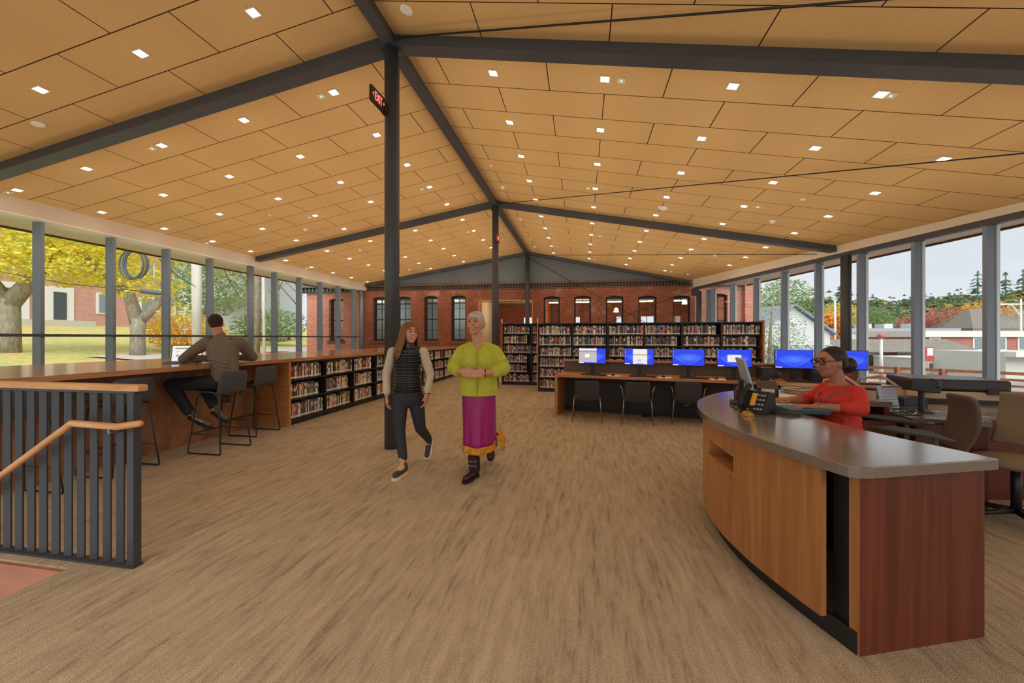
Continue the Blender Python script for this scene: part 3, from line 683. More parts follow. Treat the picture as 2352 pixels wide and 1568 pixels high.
# ------------------------------------------------------------------ tall bookcases
M_end = wood('bookcase_end_panel', srgb(160, 96, 52), srgb(186, 120, 70), (9, 9, 1), .35)
def bookcase(org, ang, nsec, secw, H_, lab, key, indiv, group, ends=(1, 1)):
    t = thing('bookcase', lab, 'bookcase', org, ang)
    L_ = nsec*secw
    MB().box(0, .29, 0, L_, .31, H_-.02).build('back', M_blackmetal, t)
    MB().box(0, -.01, H_-.03, L_, .62, H_).build('top_board', M_blackmetal, t)
    MB().box(0, .01, 0, L_, .6, .09).build('plinth', M_blackmetal, t)
    for e, x in ((0, -.035), (1, L_)):
        if ends[e]: MB().box(x, -.03, 0, x+.035, .64, H_+.035).build('end_panel', M_end, t)
    for k in range(1, nsec): MB().box(k*secw-.02, 0.0, .09, k*secw+.02, .3, H_-.03).build('divider', M_blackmetal, t)
    n = 6; p = (H_-.12)/n
    for k in range(n):
        z = .095+k*p
        MB().box(0, .0, z-.02, L_, .3, z).build('shelf', M_blackmetal, t)
    Mx = Matrix.Translation(org) @ Matrix.Rotation(ang, 4, 'Z')
    for k in range(n):
        z = .097+k*p
        for q in range(nsec):
            ind = indiv(q, k)
            shelf_books(Mx @ Vector((q*secw+.02, .02, z)), ang, secw-.04, '%s shelf, %s section of %s' % (['bottom', 'fifth', 'fourth', 'third', 'second', 'top'][k], ORD[q], key), group, ind, ends=rb.choice((0, .02, .1)), hmax=p-.045,
                        colours=[0, 1, 2, 3, 4, 5, 6, 4, 5, 22, 14, 13, 7, 8, 15, 16, 20, 21, 10, 3, 22, 19, 4, 3, 17, 21, 5, 2])
    return t
bookcase((-1.15, 10.36, 0), R(-1.5), 6, .895, 1.81, 'long six-section black bookcase with cherry ends behind the computer desk', 'long bookcase', lambda q, k: (k == 5 and q in (0, 1)), 'books in the long bookcase')
bookcase((-2.40, 11.72, 0), R(-1.0), 3, .9, 1.86, 'shorter black bookcase partly hidden behind the long bookcase, by middle column', 'rear bookcase', lambda q, k: False, 'books in the rear bookcase', (1, 0))
b = MB(); b.cbox((0, 0, .05), (.015, .12, .1)); tag(b.build('shelf_sign', M_paper, loc=(-1.17, 10.38, 1.846)), 'small white range sign on left end of the long bookcase', 'sign')
b = MB(); b.cbox((0, 0, .05), (.015, .12, .1)); tag(b.build('shelf_sign', M_paper, loc=(-2.42, 11.74, 1.896)), 'small white range sign on the rear bookcase end', 'sign')
MB().box(0, 0, 0, .5, .4, .002)
print('BOOKS', NB[0])
o = REST.build('books', BM+[M_labelw]); tag(o, 'remaining rows of mixed books filling the shelves', 'books', None, 'stuff')
# ------------------------------------------------------------------ railing round the stair
M_rail = mat('charcoal_railing_steel', srgb(58, 60, 64), .5, bump=.08, bs=200)
t = thing('stair_railing', 'charcoal steel flat-bar railing with oak cap at the stair opening', 'railing', (-2.745, 1.985, 0))
b = MB(); b.box(-1.65, -.03, 0, .03, .03, .012); b.build('bottom_channel', M_rail, t)
b = MB(); b.box(-1.65, -.02, 1.075, .03, .02, 1.09); b.build('top_bar', M_rail, t)
b = MB(); b.box(-1.65, -.03, 1.09, .07, .03, 1.13); b.build('cap_rail', M_woodrail, t, bevel=.006)
for k in range(16):
    w = .05 if k == 0 else .042
    x = -.104*k
    b = MB(); b.cbox((x, 0, .545), (w, .045 if k == 0 else .012, 1.06), R(0) if k == 0 else R(18)); b.build('baluster' if k else 'end_post', M_rail, t)
b = MB(); b.chain([(-1.75, -.1, -.12+.14), (-.33, -.1, .898)], [.02, .02], 14)
t2 = thing('handrail', 'round oak handrail rising along the stair railing and turning level', 'handrail', (-2.745, 1.985, 0))
b.chain([(-.33, -.1, .898), (.015, -.1, .89)], [.0205, .0205], 14); b.chain([(.015, -.1, .89), (.12, -.06, .905)], [.0205, .0205], 14)
b.build('rail', M_woodrail, t2, smooth=True)
b = MB(); b.tube([(-.05, -.1, .875), (-.05, -.1, .85), (-.05, -.01, .85)], .006, 8); b.build('bracket', M_chrome, t2)
b = MB(); b.box(-1.6, -.105, 0, -1.5, -.1, .01)
# stair well lining under the floor edge
M_well = wood('stair_fascia_panel', srgb(150, 86, 46), srgb(176, 108, 64), (1.2, 9, 6), .4)
b = MB(); b.box(-7.4, OPY-.025, -2.6, OPX, OPY-.003, -.012); struct(b.build('wall_stair_far', M_well))
b = MB(); b.box(OPX-.025, -3, -2.6, OPX-.003, OPY-.03, -.012); struct(b.build('wall_stair_right', M_well))
b = MB(); b.box(-7.4, -3, -2.7, OPX, OPY, -2.6); struct(b.build('floor_lower', M_carpet))
ld = bpy.data.lights.new('stair_fill', 'POINT'); ld.energy = 3; ld.color = (1, .86, .68); ld.shadow_soft_size = .3; lo = bpy.data.objects.new('stair_fill', ld); COL.objects.link(lo); lo.location = (-4.4, .3, -1.0)  # added point fill that brightens the stairwell panels, no fitting there
# ------------------------------------------------------------------ bar stools
def make_stool():
    t = thing('bar_stool', '', 'bar stool', (0, 0, 0))        # faces -x (towards the counter); seat 0.74
    # shell: seat + backrest as one swept sheet
    def f(s_, v_):
        y = (v_-.5)*.43
        k = s_
        if k < .5:
            x = -.21+k/.5*.36; z = .725+.012*abs(v_-.5)*2+(.012 if k < .1 else 0)
            x0 = x; z += .03*(abs(v_-.5)*2)**3
        else:
            a = (k-.5)/.5
            x = .15+.06*math.sin(a*math.pi/2)+.035*a; z = .725+.28*(a**1.35)
            y *= (1-.06*a); x -= .05*(abs(v_-.5)*2)**2*a
        w = 1 if .03 < k < .96 else .9
        return (x, y*w, z)
    b = MB(); b.grid(f, 18, 10); b.build('shell', M_shell, t, smooth=True, solid=.014, sub=1)
    r = .009
    for s_ in (-1, 1):
        y = s_*.17; yb = s_*.22
        b = MB(); b.tube([(-.13, y, .715), (-.15, y, .70), (-.235, yb, .03), (-.225, yb, .012), (-.2, yb, .01), (.2, yb, .01), (.225, yb, .012), (.235, yb, .03), (.15, y, .70), (.13, y, .715), (-.13, y, .715)], r, 8)
        b.build('leg', M_blackmetal, t, smooth=True)
    b = MB(); b.tube([(-.21, -.207, .24), (-.21, .207, .24)], .009, 8); b.build('foot_rest', M_blackmetal, t, smooth=True)
    for s_ in (-1, 1):
        b = MB(); b.tube([(-.21, s_*.205, .24), (.205, s_*.205, .24)], .006, 8); b.build('side_stretcher', M_blackmetal, t, smooth=True)
    return t
st = make_stool(); G = 'bar stools along the counter'
st.location = (-4.53, 4.25, 0); st['label'] = 'charcoal bar stool the seated man sits on'; st['group'] = G
dup(st, (-4.82, 5.09, 0), 0, 'empty charcoal bar stool next to the low shelves, beyond the seated man', G)
dup(st, (-4.87, 3.38, 0), 0, 'empty charcoal bar stool seen past the end of the railing', G)
dup(st, (-4.87, 2.56, 0), 0, 'empty charcoal bar stool seen through the railing bars, farthest left', G)
# ------------------------------------------------------------------ computer desk
DA = R(-11); DP = Vector((-.50, 7.26, 0)); DL = 4.75
def dloc(x, y, z=0): return DP+Matrix.Rotation(DA, 3, 'Z') @ Vector((x, y, z))
t = thing('computer_desk', 'long cherry-edged computer desk with charcoal back panel below the bookcase', 'desk', DP, DA)
MB().box(0, 0, .70, DL, .74, .745).build('desktop', M_deskwood, t, bevel=.003)
MB().box(0, 0, 0, .05, .74, .70).build('side_panel', M_deskwood, t)
MB().box(DL-.05, 0, 0, DL, .74, .70).build('side_panel', M_charc, t)
MB().box(.05, .60, 0, DL-.05, .64, .70).build('modesty_panel', M_charc, t)
MB().box(0, .74, 0, DL, .80, .955).build('back_panel', mat('taupe_laminate', srgb(96, 84, 74), .6), t)
MB().box(-.01, .70, .955, DL+.01, .86, .99).build('ledge', M_deskwood, t, bevel=.003)
for x in (1.18, 2.15, 3.1): MB().box(x, .55, .0, x+.06, .60, .70).build('support_leg', M_black, t)
MB().box(.05, .58, 0, DL-.05, .60, .09).build('base', M_black, t)
def win(b, x0, z0, x1, z1, y, mi): b.box(x0, y, z0, x1, y+.0006, z1, mi)
M_scrblue = None
def screen_mat():
    m, tt, p = _new('blue_desktop_wallpaper'); N = tt.nodes; L = tt.links
    c = N.new('ShaderNodeTexCoord'); mp_ = N.new('ShaderNodeMapping'); mp_.inputs['Location'].default_value = (-.02, 0, .02); mp_.inputs['Scale'].default_value = (4.2, 1, 12)
    L.new(c.outputs['Object'], mp_.inputs[0]); g = N.new('ShaderNodeTexGradient'); g.gradient_type = 'SPHERICAL'; L.new(mp_.outputs[0], g.inputs[0])
    r = N.new('ShaderNodeValToRGB'); r.color_ramp.elements[0].color = (*srgb(22, 54, 214), 1); r.color_ramp.elements[1].color = (*srgb(70, 120, 250), 1); r.color_ramp.elements[1].position = .95
    L.new(g.outputs[0], r.inputs[0]); L.new(r.outputs[0], p.inputs['Emission Color']); p.inputs['Emission Strength'].default_value = .95
    p.inputs['Base Color'].default_value = (.02, .03, .1, 1); p.inputs['Roughness'].default_value = .3; return m
M_scr = screen_mat(); M_win = emis('window_grey_page', srgb(196, 202, 206), .75); M_winw = emis('window_white', srgb(236, 238, 240), .85); M_wing = emis('window_dim_grey', srgb(122, 134, 146), .8); M_dk = emis('window_dark_bar', srgb(40, 50, 70), .6); M_yel = emis('window_yellow', srgb(220, 210, 70), .7); M_arc = emis('wallpaper_arc', srgb(70, 110, 250), .95)
def make_monitor(kind, lab, loc, rz):
    t = thing('computer_monitor', lab, 'monitor', loc, rz, 'monitors on the computer desk')
    w, h, z0 = .515, .30, .185
    MB().box(-w/2, -.0, z0, w/2, .035, z0+h).build('housing', M_screenblk, t, bevel=.003)
    b = MB(); b.box(-w/2+.008, -.002, .0-h/2+.016, w/2-.008, 0, h/2-.006); o = b.build('screen', M_scr, t); o.location = (0, 0, z0+h/2)
    cz = h/2
    b = MB()
    for k in range(6): win(b, -w/2+.014, z0+h-.03-k*.025, -w/2+.022, z0+h-.022-k*.025, -.003, 0)
    win(b, -w/2+.012, z0+.018, -w/2+.10, z0+.03, -.003, 0); b.build('desktop_icons', M_winw, t)
    b = MB(); b.tube([(-.2+.4*k/14, -.003, z0+.05+.12*((k-7)/7)**2) for k in range(15)], .0016, 4); b.build('wallpaper_arc', M_arc, t)
    if kind == 'page':
        b = MB(); win(b, -w/2+.01, z0+.034, .085, z0+h-.01, -.0035, 0); win(b, -w/2+.012, z0+h-.075, .083, z0+h-.055, -.0042, 1); win(b, -.13, z0+.13, -.05, z0+.185, -.0042, 2); win(b, -.13, z0+.085, -.06, z0+.093, -.0042, 1); win(b, -w/2+.01, z0+h-.03, .085, z0+h-.01, -.0042, 2)
        win(b, -.18, z0+.10, -.16, z0+.106, -.0042, 1); b.build('open_window', [M_wing, M_dk, M_winw], t)
    if kind == 'tall':
        b = MB(); win(b, -.105, z0+.02, .14, z0+h-.01, -.0035, 0); win(b, -.105, z0+h-.12, .14, z0+h-.105, -.0042, 1); win(b, -.05, z0+h-.13, .05, z0+h-.125, -.0042, 2)
        for q in range(3): win(b, -.03, z0+.10-q*.015, .04, z0+.106-q*.015, -.0042, 1)
        win(b, -.05, z0+.022, .08, z0+.036, -.0042, 1); b.build('open_window', [M_win, M_dk, M_yel], t)
    if kind == 'dialog':
        b = MB(); win(b, -.10, z0+.09, .10, z0+.21, -.0035, 0); win(b, -.09, z0+.19, -.04, z0+.198, -.0042, 1); win(b, -.04, z0+.15, .06, z0+.154, -.0042, 1); win(b, -.05, z0+.13, .05, z0+.133, -.0042, 1); b.build('open_window', [M_win, M_wing], t)
    MB().box(-.03, .04, .02, .03, .06, z0+.16).build('stand', M_black, t)
    MB().box(-.12, -.06, 0, .12, .13, .012).build('base', M_black, t, bevel=.003)
    return t
def make_kb(lab, loc, rz):
    t = thing('keyboard', lab, 'keyboard', loc, rz, 'keyboards on the computer desk')
    MB().box(-.22, -.065, 0, .22, .065, .018).build('body', M_black, t, bevel=.004)
    b = MB()
    for r_ in range(5):
        for c in range(15):
            b.box(-.21+c*.0275, -.056+r_*.022, .018, -.21+c*.0275+.023, -.056+r_*.022+.018, .022)
    b.build('keys', mat('key_black', srgb(48, 48, 50), .5), t)
    return t
def make_mouse(lab, loc, rz, grp='computer mice'):
    o = MB().ell((0, 0, .016), (.03, .052, .018)).build('computer_mouse', M_black, loc=loc, rz=rz, smooth=True); return tag(o, lab, 'mouse', grp)
def make_chair():
    t = thing('office_armchair', '', 'chair', (0, 0, 0))     # faces +y, legs chrome
    def f(a, c):      # back
        x = (a-.5)*(.41-.05*abs(c-.5)); z = .40+c*.30; y = -.21-.04*c+.04*(2*abs(a-.5))**2
        if c < .15: z = .40-.03*(1-c/.15)*(1-(2*abs(a-.5))**2)*1.6; y = -.20+.03*(1-c/.15)
        return (x, y, z)
    b = MB(); b.grid(f, 12, 12); b.build('backrest', M_chair, t, smooth=True, solid=.028, sub=1)
    b = MB(); b.box(-.215, -.2, .385, .215, .24, .42); b.build('seat', M_chair, t, bevel=.02)
    for s_ in (-1, 1):
        b = MB(); b.tube([(s_*.245, -.23, 0), (s_*.215, -.2, .40), (s_*.21, -.17, .42), (s_*.20, .0, .40)], .0095, 8); b.build('leg', M_chrome, t, smooth=True)
        b = MB(); b.tube([(s_*.245, .22, 0), (s_*.225, .2, .39), (s_*.21, .05, .40)], .0095, 8); b.build('leg', M_chrome, t, smooth=True)
    return t
mons = [(.62, 'page', 'monitor at left end of the desk showing a grey web page'), (1.46, 'tall', 'second monitor from left showing a pale tall page over blue'), (2.27, None, 'middle monitor with plain glowing blue wallpaper'),
        (2.97, 'dialog', 'monitor right of the middle one with a small white dialog box'), (3.80, None, 'blue monitor at the right, behind the barcode scanner'), (4.48, None, 'blue monitor half hidden behind the red-shirted woman')]
for i, (x, k, lab) in enumerate(mons):
    p = dloc(x, .38, .745); make_monitor(k, lab, p, DA+R(-1))
    nm = ['leftmost', 'second', 'middle', 'fourth', 'fifth', 'last'][i]
    make_kb('black keyboard in front of the %s desk monitor' % nm, dloc(x+.07, .14, .745), DA)
    make_mouse('black mouse right of the %s desk keyboard' % nm, dloc(x+.41, .17, .7465), DA)
    if i < 4:
        o = MB().box(-.11, -.09, 0, .11, .09, .0012).build('mouse_pad', M_paper, loc=dloc(x+.43, .15, .7452), rz=DA); tag(o, 'white paper sheet under the mouse by the %s monitor' % nm, 'paper')
        pts = [dloc(x+.41, .22, .752), dloc(x+.38, .33, .75), dloc(x+.28, .4, .752), dloc(x+.12, .36, .775), dloc(x+.07, .42, .76)]
        tag(MB().tube(pts, .003, 5).build('cable', M_black, smooth=True), 'thin black cable looping behind the %s monitor keyboard' % nm, 'cable')
ch = make_chair(); ch.location = (.085, 6.93, 0); ch.rotation_euler = (0, 0, R(-2)); ch['label'] = 'armless dark chair at the left end of the computer desk'; ch['group'] = 'chairs at the computer desk'
chb = dup(ch, (.91, 6.87, 0), R(-6), 'dark chair with steel arms, middle of the three at computer desk')
chc = dup(ch, (1.73, 6.97, 0), R(-10), 'dark chair with steel arms nearest the service desk')
for c in (chb, chc):
    for s_ in (-1, 1):
        b = MB(); b.tube([(s_*.215, -.2, .40), (s_*.245, -.2, .60), (s_*.27, -.18, .615), (s_*.28, .1, .615), (s_*.265, .17, .60), (s_*.225, .19, .40)], .0085, 8)
        b.build('armrest', M_chrome, c, smooth=True)
for x, z in ((.42, .5), (1.42, .47)):
    o = thing('data_outlet', 'white outlet plate under the computer desk, %s' % ('left of the first chair' if x < 1 else 'between first and second chairs'), 'outlet', dloc(x, .598, z), DA)
    MB().box(-.035, -.008, -.06, .035, 0, .06).build('cover_plate', M_white, o, bevel=.003); MB().box(-.012, -.01, -.018, .012, -.008, .01).build('socket', M_black, o)
for x0, lab in ((1.42, 'white cable hanging in a loop under the desk by the first chair'), (2.15, 'white cable drooping behind the middle chair under the desk')):
    pts = [dloc(x0+.22*(k/12)+.02*math.sin(k), .56, .45-.33*math.sin(math.pi*k/12)+.22*k/12) for k in range(13)]
    tag(MB().tube(pts, .006, 6).build('cable', M_white, smooth=True), lab, 'cable')
tag(MB().cbox((0, 0, .02), (.22, .06, .04)).build('power_strip', M_black, loc=dloc(1.62, .45, 0), rz=R(20)), 'black power strip on the floor under the computer desk', 'power strip')
for x, lab in ((3.42, 'black computer tower on desk left of the right-hand monitor'), (4.08, 'black computer tower behind the seated woman')):
    t = thing('computer_tower', lab, 'computer', dloc(x, .42, .745), DA); MB().box(-.09, -.2, 0, .09, .2, .2).build('case', M_black, t, bevel=.004); MB().box(-.07, -.204, .14, .07, -.2, .17).build('drive_bay', M_charc, t)
# ------------------------------------------------------------------ curved service desk
def smooth_poly(pts, n=6, closed=False):
    out = []; m = len(pts)
    for i in range(m-1):
        p0 = Vector(pts[max(i-1, 0)]); p1 = Vector(pts[i]); p2 = Vector(pts[i+1]); p3 = Vector(pts[min(i+2, m-1)])
        for k in range(n):
            s_ = k/n; out.append(.5*((2*p1)+(-p0+p2)*s_+(2*p0-5*p1+4*p2-p3)*s_*s_+(-p0+3*p1-3*p2+p3)*s_**3))
    out.append(Vector(pts[-1])); return [(q.x, q.y) for q in out]
OUTC = [(2.66, 4.60), (2.27, 4.66), (1.95, 4.66), (1.62, 4.52), (1.38, 4.31), (1.18, 4.04), (1.02, 3.74), (.935, 3.45), (.885, 3.15), (.882, 2.86), (.92, 2.58), (.975, 2.36), (1.033, 2.18), (1.09, 2.03), (1.115, 1.965)]
INC = [(1.83, 2.31), (1.70, 2.62), (1.62, 2.95), (1.58, 3.25), (1.60, 3.52), (1.70, 3.76), (1.90, 3.90), (2.2, 3.95), (2.66, 3.94)]
oc = smooth_poly(OUTC); ic = smooth_poly(INC)
poly = oc+[(1.135, 1.93), (1.17, 1.915), (1.22, 1.925), (1.883, 2.165)]+ic
OR = Vector((1.2, 2.0))
t = thing('service_desk', 'curved service desk with grey-brown top, maple front and red cherry end', 'desk', (OR.x, OR.y, 0))
L2 = lambda ps: [(x-OR.x, y-OR.y) for x, y in ps]
def flatpoly(ps, z0, z1, nm, m, par, bev=0):
    bm = bmesh.new(); vs = [bm.verts.new((x, y, z0)) for x, y in ps]; f = bm.faces.new(vs)
    r = bmesh.ops.extrude_face_region(bm, geom=[f]); bmesh.ops.translate(bm, verts=[v for v in r['geom'] if isinstance(v, bmesh.types.BMVert)], vec=(0, 0, z1-z0))
    bmesh.ops.recalc_face_normals(bm, faces=bm.faces); bmesh.ops.triangulate(bm, faces=[q for q in bm.faces if len(q.verts) > 4])
    me = bpy.data.meshes.new(nm); bm.to_mesh(me); bm.free(); me.materials.append(m); o = bpy.data.objects.new(nm, me); COL.objects.link(o); o.parent = par
    if bev: md = o.modifiers.new('edge', 'BEVEL'); md.width = bev; md.segments = 2; md.limit_method = 'ANGLE'; md.angle_limit = R(50)
    return o
flatpoly(L2(poly), .815, .865, 'desktop', M_stone, t, .004)
def inset(ps, d):
    out = []
    for i, p in enumerate(ps):
        a = Vector(ps[max(i-1, 0)]); b_ = Vector(ps[min(i+1, len(ps)-1)]); n = (b_-a).normalized(); n = Vector((-n.y, n.x)); out.append((p[0]+n.x*d, p[1]+n.y*d))
    return out
def ribbon(ps, th, z0, z1, nm, m, par, sm=True, gap=None):
    a = L2(ps); b_ = L2(inset(ps, th)); n = len(ps); b = MB()
    vs = [(x, y, z0) for x, y in a]+[(x, y, z1) for x, y in a]+[(x, y, z0) for x, y in b_]+[(x, y, z1) for x, y in b_]
    fs = []
    for i in range(n-1): fs += [(i+1, i, n+i, n+i+1), (2*n+i, 2*n+i+1, 3*n+i+1, 3*n+i), (n+i, 3*n+i, 3*n+i+1, n+i+1), (i, i+1, 2*n+i+1, 2*n+i)]
    fs += [(0, 2*n, 3*n, n), (n-1, 2*n-1, 4*n-1, 3*n-1)]
    b.add(vs, fs); return b.build(nm, m, par)
body = inset(oc, .045)
bcut = [p for p in body if not (p[1] < 2.075)]
# front veneer with a book drop opening: three pieces round the hole
h0, h1 = 2.69, 3.10
A_ = [p for p in bcut if p[1] >= h1]; Bm = [p for p in bcut if h0 <= p[1] <= h1 and p[0] < 1.2]; C_ = [p for p in bcut if p[1] <= h0]
if A_ and Bm and C_:
    mid0 = A_[-1]; mid1 = C_[0]; Bm = [mid0]+[p for p in Bm if p not in (mid0, mid1)]+[mid1]
fm = []
ribbon(bcut, .03, .10, .55, 'front_veneer', M_deskfront, t)
ribbon(A_, .03, .55, .815, 'front_veneer', M_deskfront, t)
ribbon(C_, .03, .55, .815, 'front_veneer', M_deskfront, t)
ribbon(Bm, .03, .675, .815, 'front_veneer', M_deskfront, t)
# the chute
q0 = Vector(Bm[0])-OR; q1 = Vector(Bm[-1])-OR
b = MB(); mm = M_deskwood
for za, zb in ((.545, .56), (.665, .68)): b.prism([(q0.x-.004, q0.y), (q1.x-.004, q1.y), (q1.x+.3, q1.y+.02), (q0.x+.3, q0.y-.02)], za, zb)
b.prism([(q0.x-.004, q0.y), (q0.x+.3, q0.y), (q0.x+.3, q0.y-.02), (q0.x-.004, q0.y-.02)], .545, .68); b.prism([(q1.x-.004, q1.y+.02), (q1.x+.3, q1.y+.02), (q1.x+.3, q1.y), (q1.x-.004, q1.y)], .545, .68)
b.build('book_drop', M_deskwood, t)
b = MB(); b.prism([(q0.x+.28, q0.y), (q0.x+.3, q0.y), (q1.x+.3, q1.y), (q1.x+.28, q1.y)], .56, .665); b.build('drop_flap', M_deskend, t)
ribbon(inset(oc, .10), .02, 0, .10, 'toe_kick', M_black, t)
# dark recess and end slab
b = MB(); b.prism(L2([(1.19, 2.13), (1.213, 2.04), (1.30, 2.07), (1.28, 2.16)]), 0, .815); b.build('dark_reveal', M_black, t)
b = MB(); b.prism(L2([(1.217, 1.992), (1.882, 2.230), (1.866, 2.274), (1.201, 2.036)]), 0, .815); 
sl = b.build('end_panel', [M_deskend, M_deskfront], t)
for p in sl.data.polygons:
    if p.normal.x < -.6: p.material_index = 1
ribbon(list(reversed(inset(list(reversed(INC and ic)), .04))), .02, 0, .70, 'inner_panel', M_deskend, t)
b = MB(); b.prism(L2([(2.64, 3.95), (2.64, 4.58), (2.60, 4.58), (2.60, 3.95)]), 0, .815); b.build('wing_end_panel', M_deskend, t)
DZ = .8655
def on(px, Z):      # point on the desk seen at picture column px, Z metres ahead
    return C2W((px-1176)/900*Z, Z, DZ)
def P(px, py): Z = 900*(1.42-DZ)/(py-776); return C2W((px-1176)/900*Z, Z, DZ)
# bell
t = thing('service_bell', 'small brass counter bell on the service desk', 'bell', P(1717, 954)); sc_ = .048
MB().lathe([(.046, 0), (.048, .004), (.044, .008), (.040, .010)], n=28).build('base', M_brass, t, smooth=True)
MB().lathe([(.040, .011), (.036, .020), (.026, .029), (.012, .034), (.003, .036)], n=28).build('dome', M_brass, t, smooth=True)
MB().lathe([(.003, .034), (.003, .046), (.007, .048), (.007, .052), (.003, .054)], n=12).build('button', M_brass, t, smooth=True)
# phone
t = thing('desk_phone', 'black desk phone propped upright behind the brass bell', 'phone', P(1740, 946), YAW+R(-60))
b = MB(); b.add([(-.09, -.09, 0), (.09, -.09, 0), (.09, .09, 0), (-.09, .09, 0), (-.09, .0, .16), (.09, .0, .16), (.09, .07, .15), (-.09, .07, .15)], [(0,3,2,1),(4,5,6,7),(0,1,5,4),(1,2,6,5),(2,3,7,6),(3,0,4,7)]); b.build('body', M_black, t, bevel=.008)
b = MB(); b.tube([(-.07, -.10, .03), (-.07, -.085, .10), (-.07, -.03, .17), (-.07, .02, .19)], [.02, .015, .015, .022], 10); b.build('handset', M_black, t, smooth=True)
b = MB()
for i in range(4):
    for j in range(3): b.cbox((.02+j*.022, -.075+i*.018, .035+i*.032), (.016, .004, .014), 0, R(-30))
b.build('keypad', mat('phone_key_grey', srgb(150, 150, 150), .5), t)
b = MB(); b.cbox((.0, -.052, .10), (.035, .004, .1), 0, R(-30)); b.build('label_strip', mat('phone_yellow', srgb(226, 170, 60), .6), t)
pts = [P(1752, 941), P(1765, 947), P(1790, 951), P(1815, 954), P(1838, 954)]
tag(MB().tube([(p[0], p[1], DZ+.012+.003*(i % 2)) for i, p in enumerate(pts)], .011, 8).build('coiled_cord', mat('cord_brown', srgb(70, 56, 44), .5), smooth=True), 'dark coiled phone cord lying on the service desk', 'cord')
# staff laptop / thin monitor seen edge-on
t = thing('staff_monitor', 'thin silver monitor seen edge-on in front of the seated woman', 'monitor', P(1716, 926), YAW+R(68))
b = MB(); b.cbox((0, .02, .25), (.42, .02, .27), 0, R(-14)); b.build('panel', mat('silver_plastic', srgb(168, 178, 190), .3), t, bevel=.004)
b = MB(); b.box(-.035, .03, .01, .035, .06, .2); b.build('stand', M_black, t)
b = MB(); b.box(-.1, -.05, 0, .1, .12, .012); b.build('foot', M_black, t)
t = thing('receipt_printer', 'black receipt printer with white paper tongue on the service desk', 'printer', P(1762, 914), YAW+R(-30))
b = MB(); b.add([(-.08, -.13, 0), (.08, -.13, 0), (.08, .13, 0), (-.08, .13, 0), (-.08, -.13, .10), (.08, -.13, .10), (.08, .13, .15), (-.08, .13, .15)], [(0,3,2,1),(4,5,6,7),(0,1,5,4),(1,2,6,5),(2,3,7,6),(3,0,4,7)]); b.build('body', M_black, t, bevel=.005)
MB().box(-.05, -.136, .0, .05, -.131, .10).build('paper', M_paper, t)
t = thing('barcode_scanner', 'black hand barcode scanner tilted in its stand on the service desk', 'scanner', P(1772, 903), YAW)
MB().lathe([(.05, 0), (.05, .008), (.01, .015)], n=20).build('base', M_black, t)
MB().tube([(.0, 0, .01), (.0, 0, .12), (-.02, 0, .165)], .006, 8).build('stand', M_chrome, t)
b = MB(); b.cap((-.10, 0, .145), (.03, 0, .20), .02, .032, 12); b.cap((.03, 0, .2), (.055, 0, .185), .036, .038, 12); b.build('scanner_head', M_black, t, voxel=.006)
o = MB().box(-.035, -.035, 0, .035, .035, .075).build('yellow_box', mat('box_yellow', srgb(214, 160, 60), .6), loc=P(1745, 934), rz=YAW+.5); tag(o, 'small yellow box behind the desk phone', 'box')
o = MB().box(-.038, -.038, 0, .038, .038, .012).build('sticky_notes', mat('note_tan', srgb(230, 196, 140), .8), loc=P(1757, 938), rz=YAW+.2); tag(o, 'pale tan sticky note pad by the keyboard', 'note pad')
t = thing('staff_keyboard', 'white keyboard by the seated woman on the service desk', 'keyboard', P(1795, 929), YAW+R(65))
MB().box(-.2, -.07, 0, .2, .07, .016).build('body', mat('kb_grey', srgb(190, 194, 200), .5), t, bevel=.003)
b = MB()
for r_ in range(5):
    for c in range(14): b.box(-.19+c*.027, -.06+r_*.024, .016, -.19+c*.027+.022, -.06+r_*.024+.019, .021)
b.build('keys', mat('key_white', srgb(214, 218, 222), .5), t)
t = thing('folder_stack', 'stack of dark teal folders at the desk edge before the woman', 'folders', P(1835, 945), YAW+R(-8))
for k in range(4):
    MB().cbox((.01*k, .004*k, .004+k*.008), (.3, .2, .006), R(3*k-4)).build('folder', mat('teal_folder_%d' % k, srgb(48+8*k, 84+6*k, 100+6*k), .5), t)
t = thing('magazine_pile', 'thick pile of papers and magazines on the far wing of the service desk', 'papers', P(1850, 901), YAW+R(10))
for k in range(7):
    MB().cbox((rb.uniform(-.015, .015), rb.uniform(-.01, .01), .006+k*.011), (.34, .24, .009), rb.uniform(-.15, .15)).build('magazine', mat('mag_%d' % (k % 4), [srgb(206, 182, 150), srgb(228, 216, 196), srgb(168, 122, 84), srgb(236, 228, 214)][k % 4], .6), t)
o = MB().box(-.15, -.1, 0, .15, .1, .0015).build('desk_paper', M_paper, loc=P(1790, 908), rz=YAW+.3); tag(o, 'white sheet on the desk between printer and paper pile', 'paper')
o = MB().box(-.12, -.09, 0, .12, .09, .0015).build('desk_paper', M_paper, loc=P(1838, 932), rz=YAW+.1); tag(o, "white sheet under the seated woman's wrist", 'paper')
pts = [P(1700, 925), P(1682, 920), P(1676, 930), P(1690, 940), P(1712, 941), P(1722, 938)]
tag(MB().tube([(p[0], p[1], DZ+.006) for p in pts], .004, 6).build('cable', M_black, smooth=True), 'black cable looping on the service desk left of the phone', 'cable')
p0 = P(1690, 922); tag(MB().tube([p0, (p0[0], p0[1], DZ+.1), (p0[0]+.03, p0[1]+.02, DZ+.14)], .004, 6).build('red_tipped_cable', mat('orange_red_cable', srgb(214, 72, 44), .5), smooth=True), 'thin cable with orange-red end beside the staff monitor stand', 'cable')
t = thing('pen_cup', 'dark mesh cup with pens behind the staff monitor', 'pen cup', P(1696, 916)); MB().lathe([(.035, 0), (.038, .1)], n=16).build('cup', M_black, t)
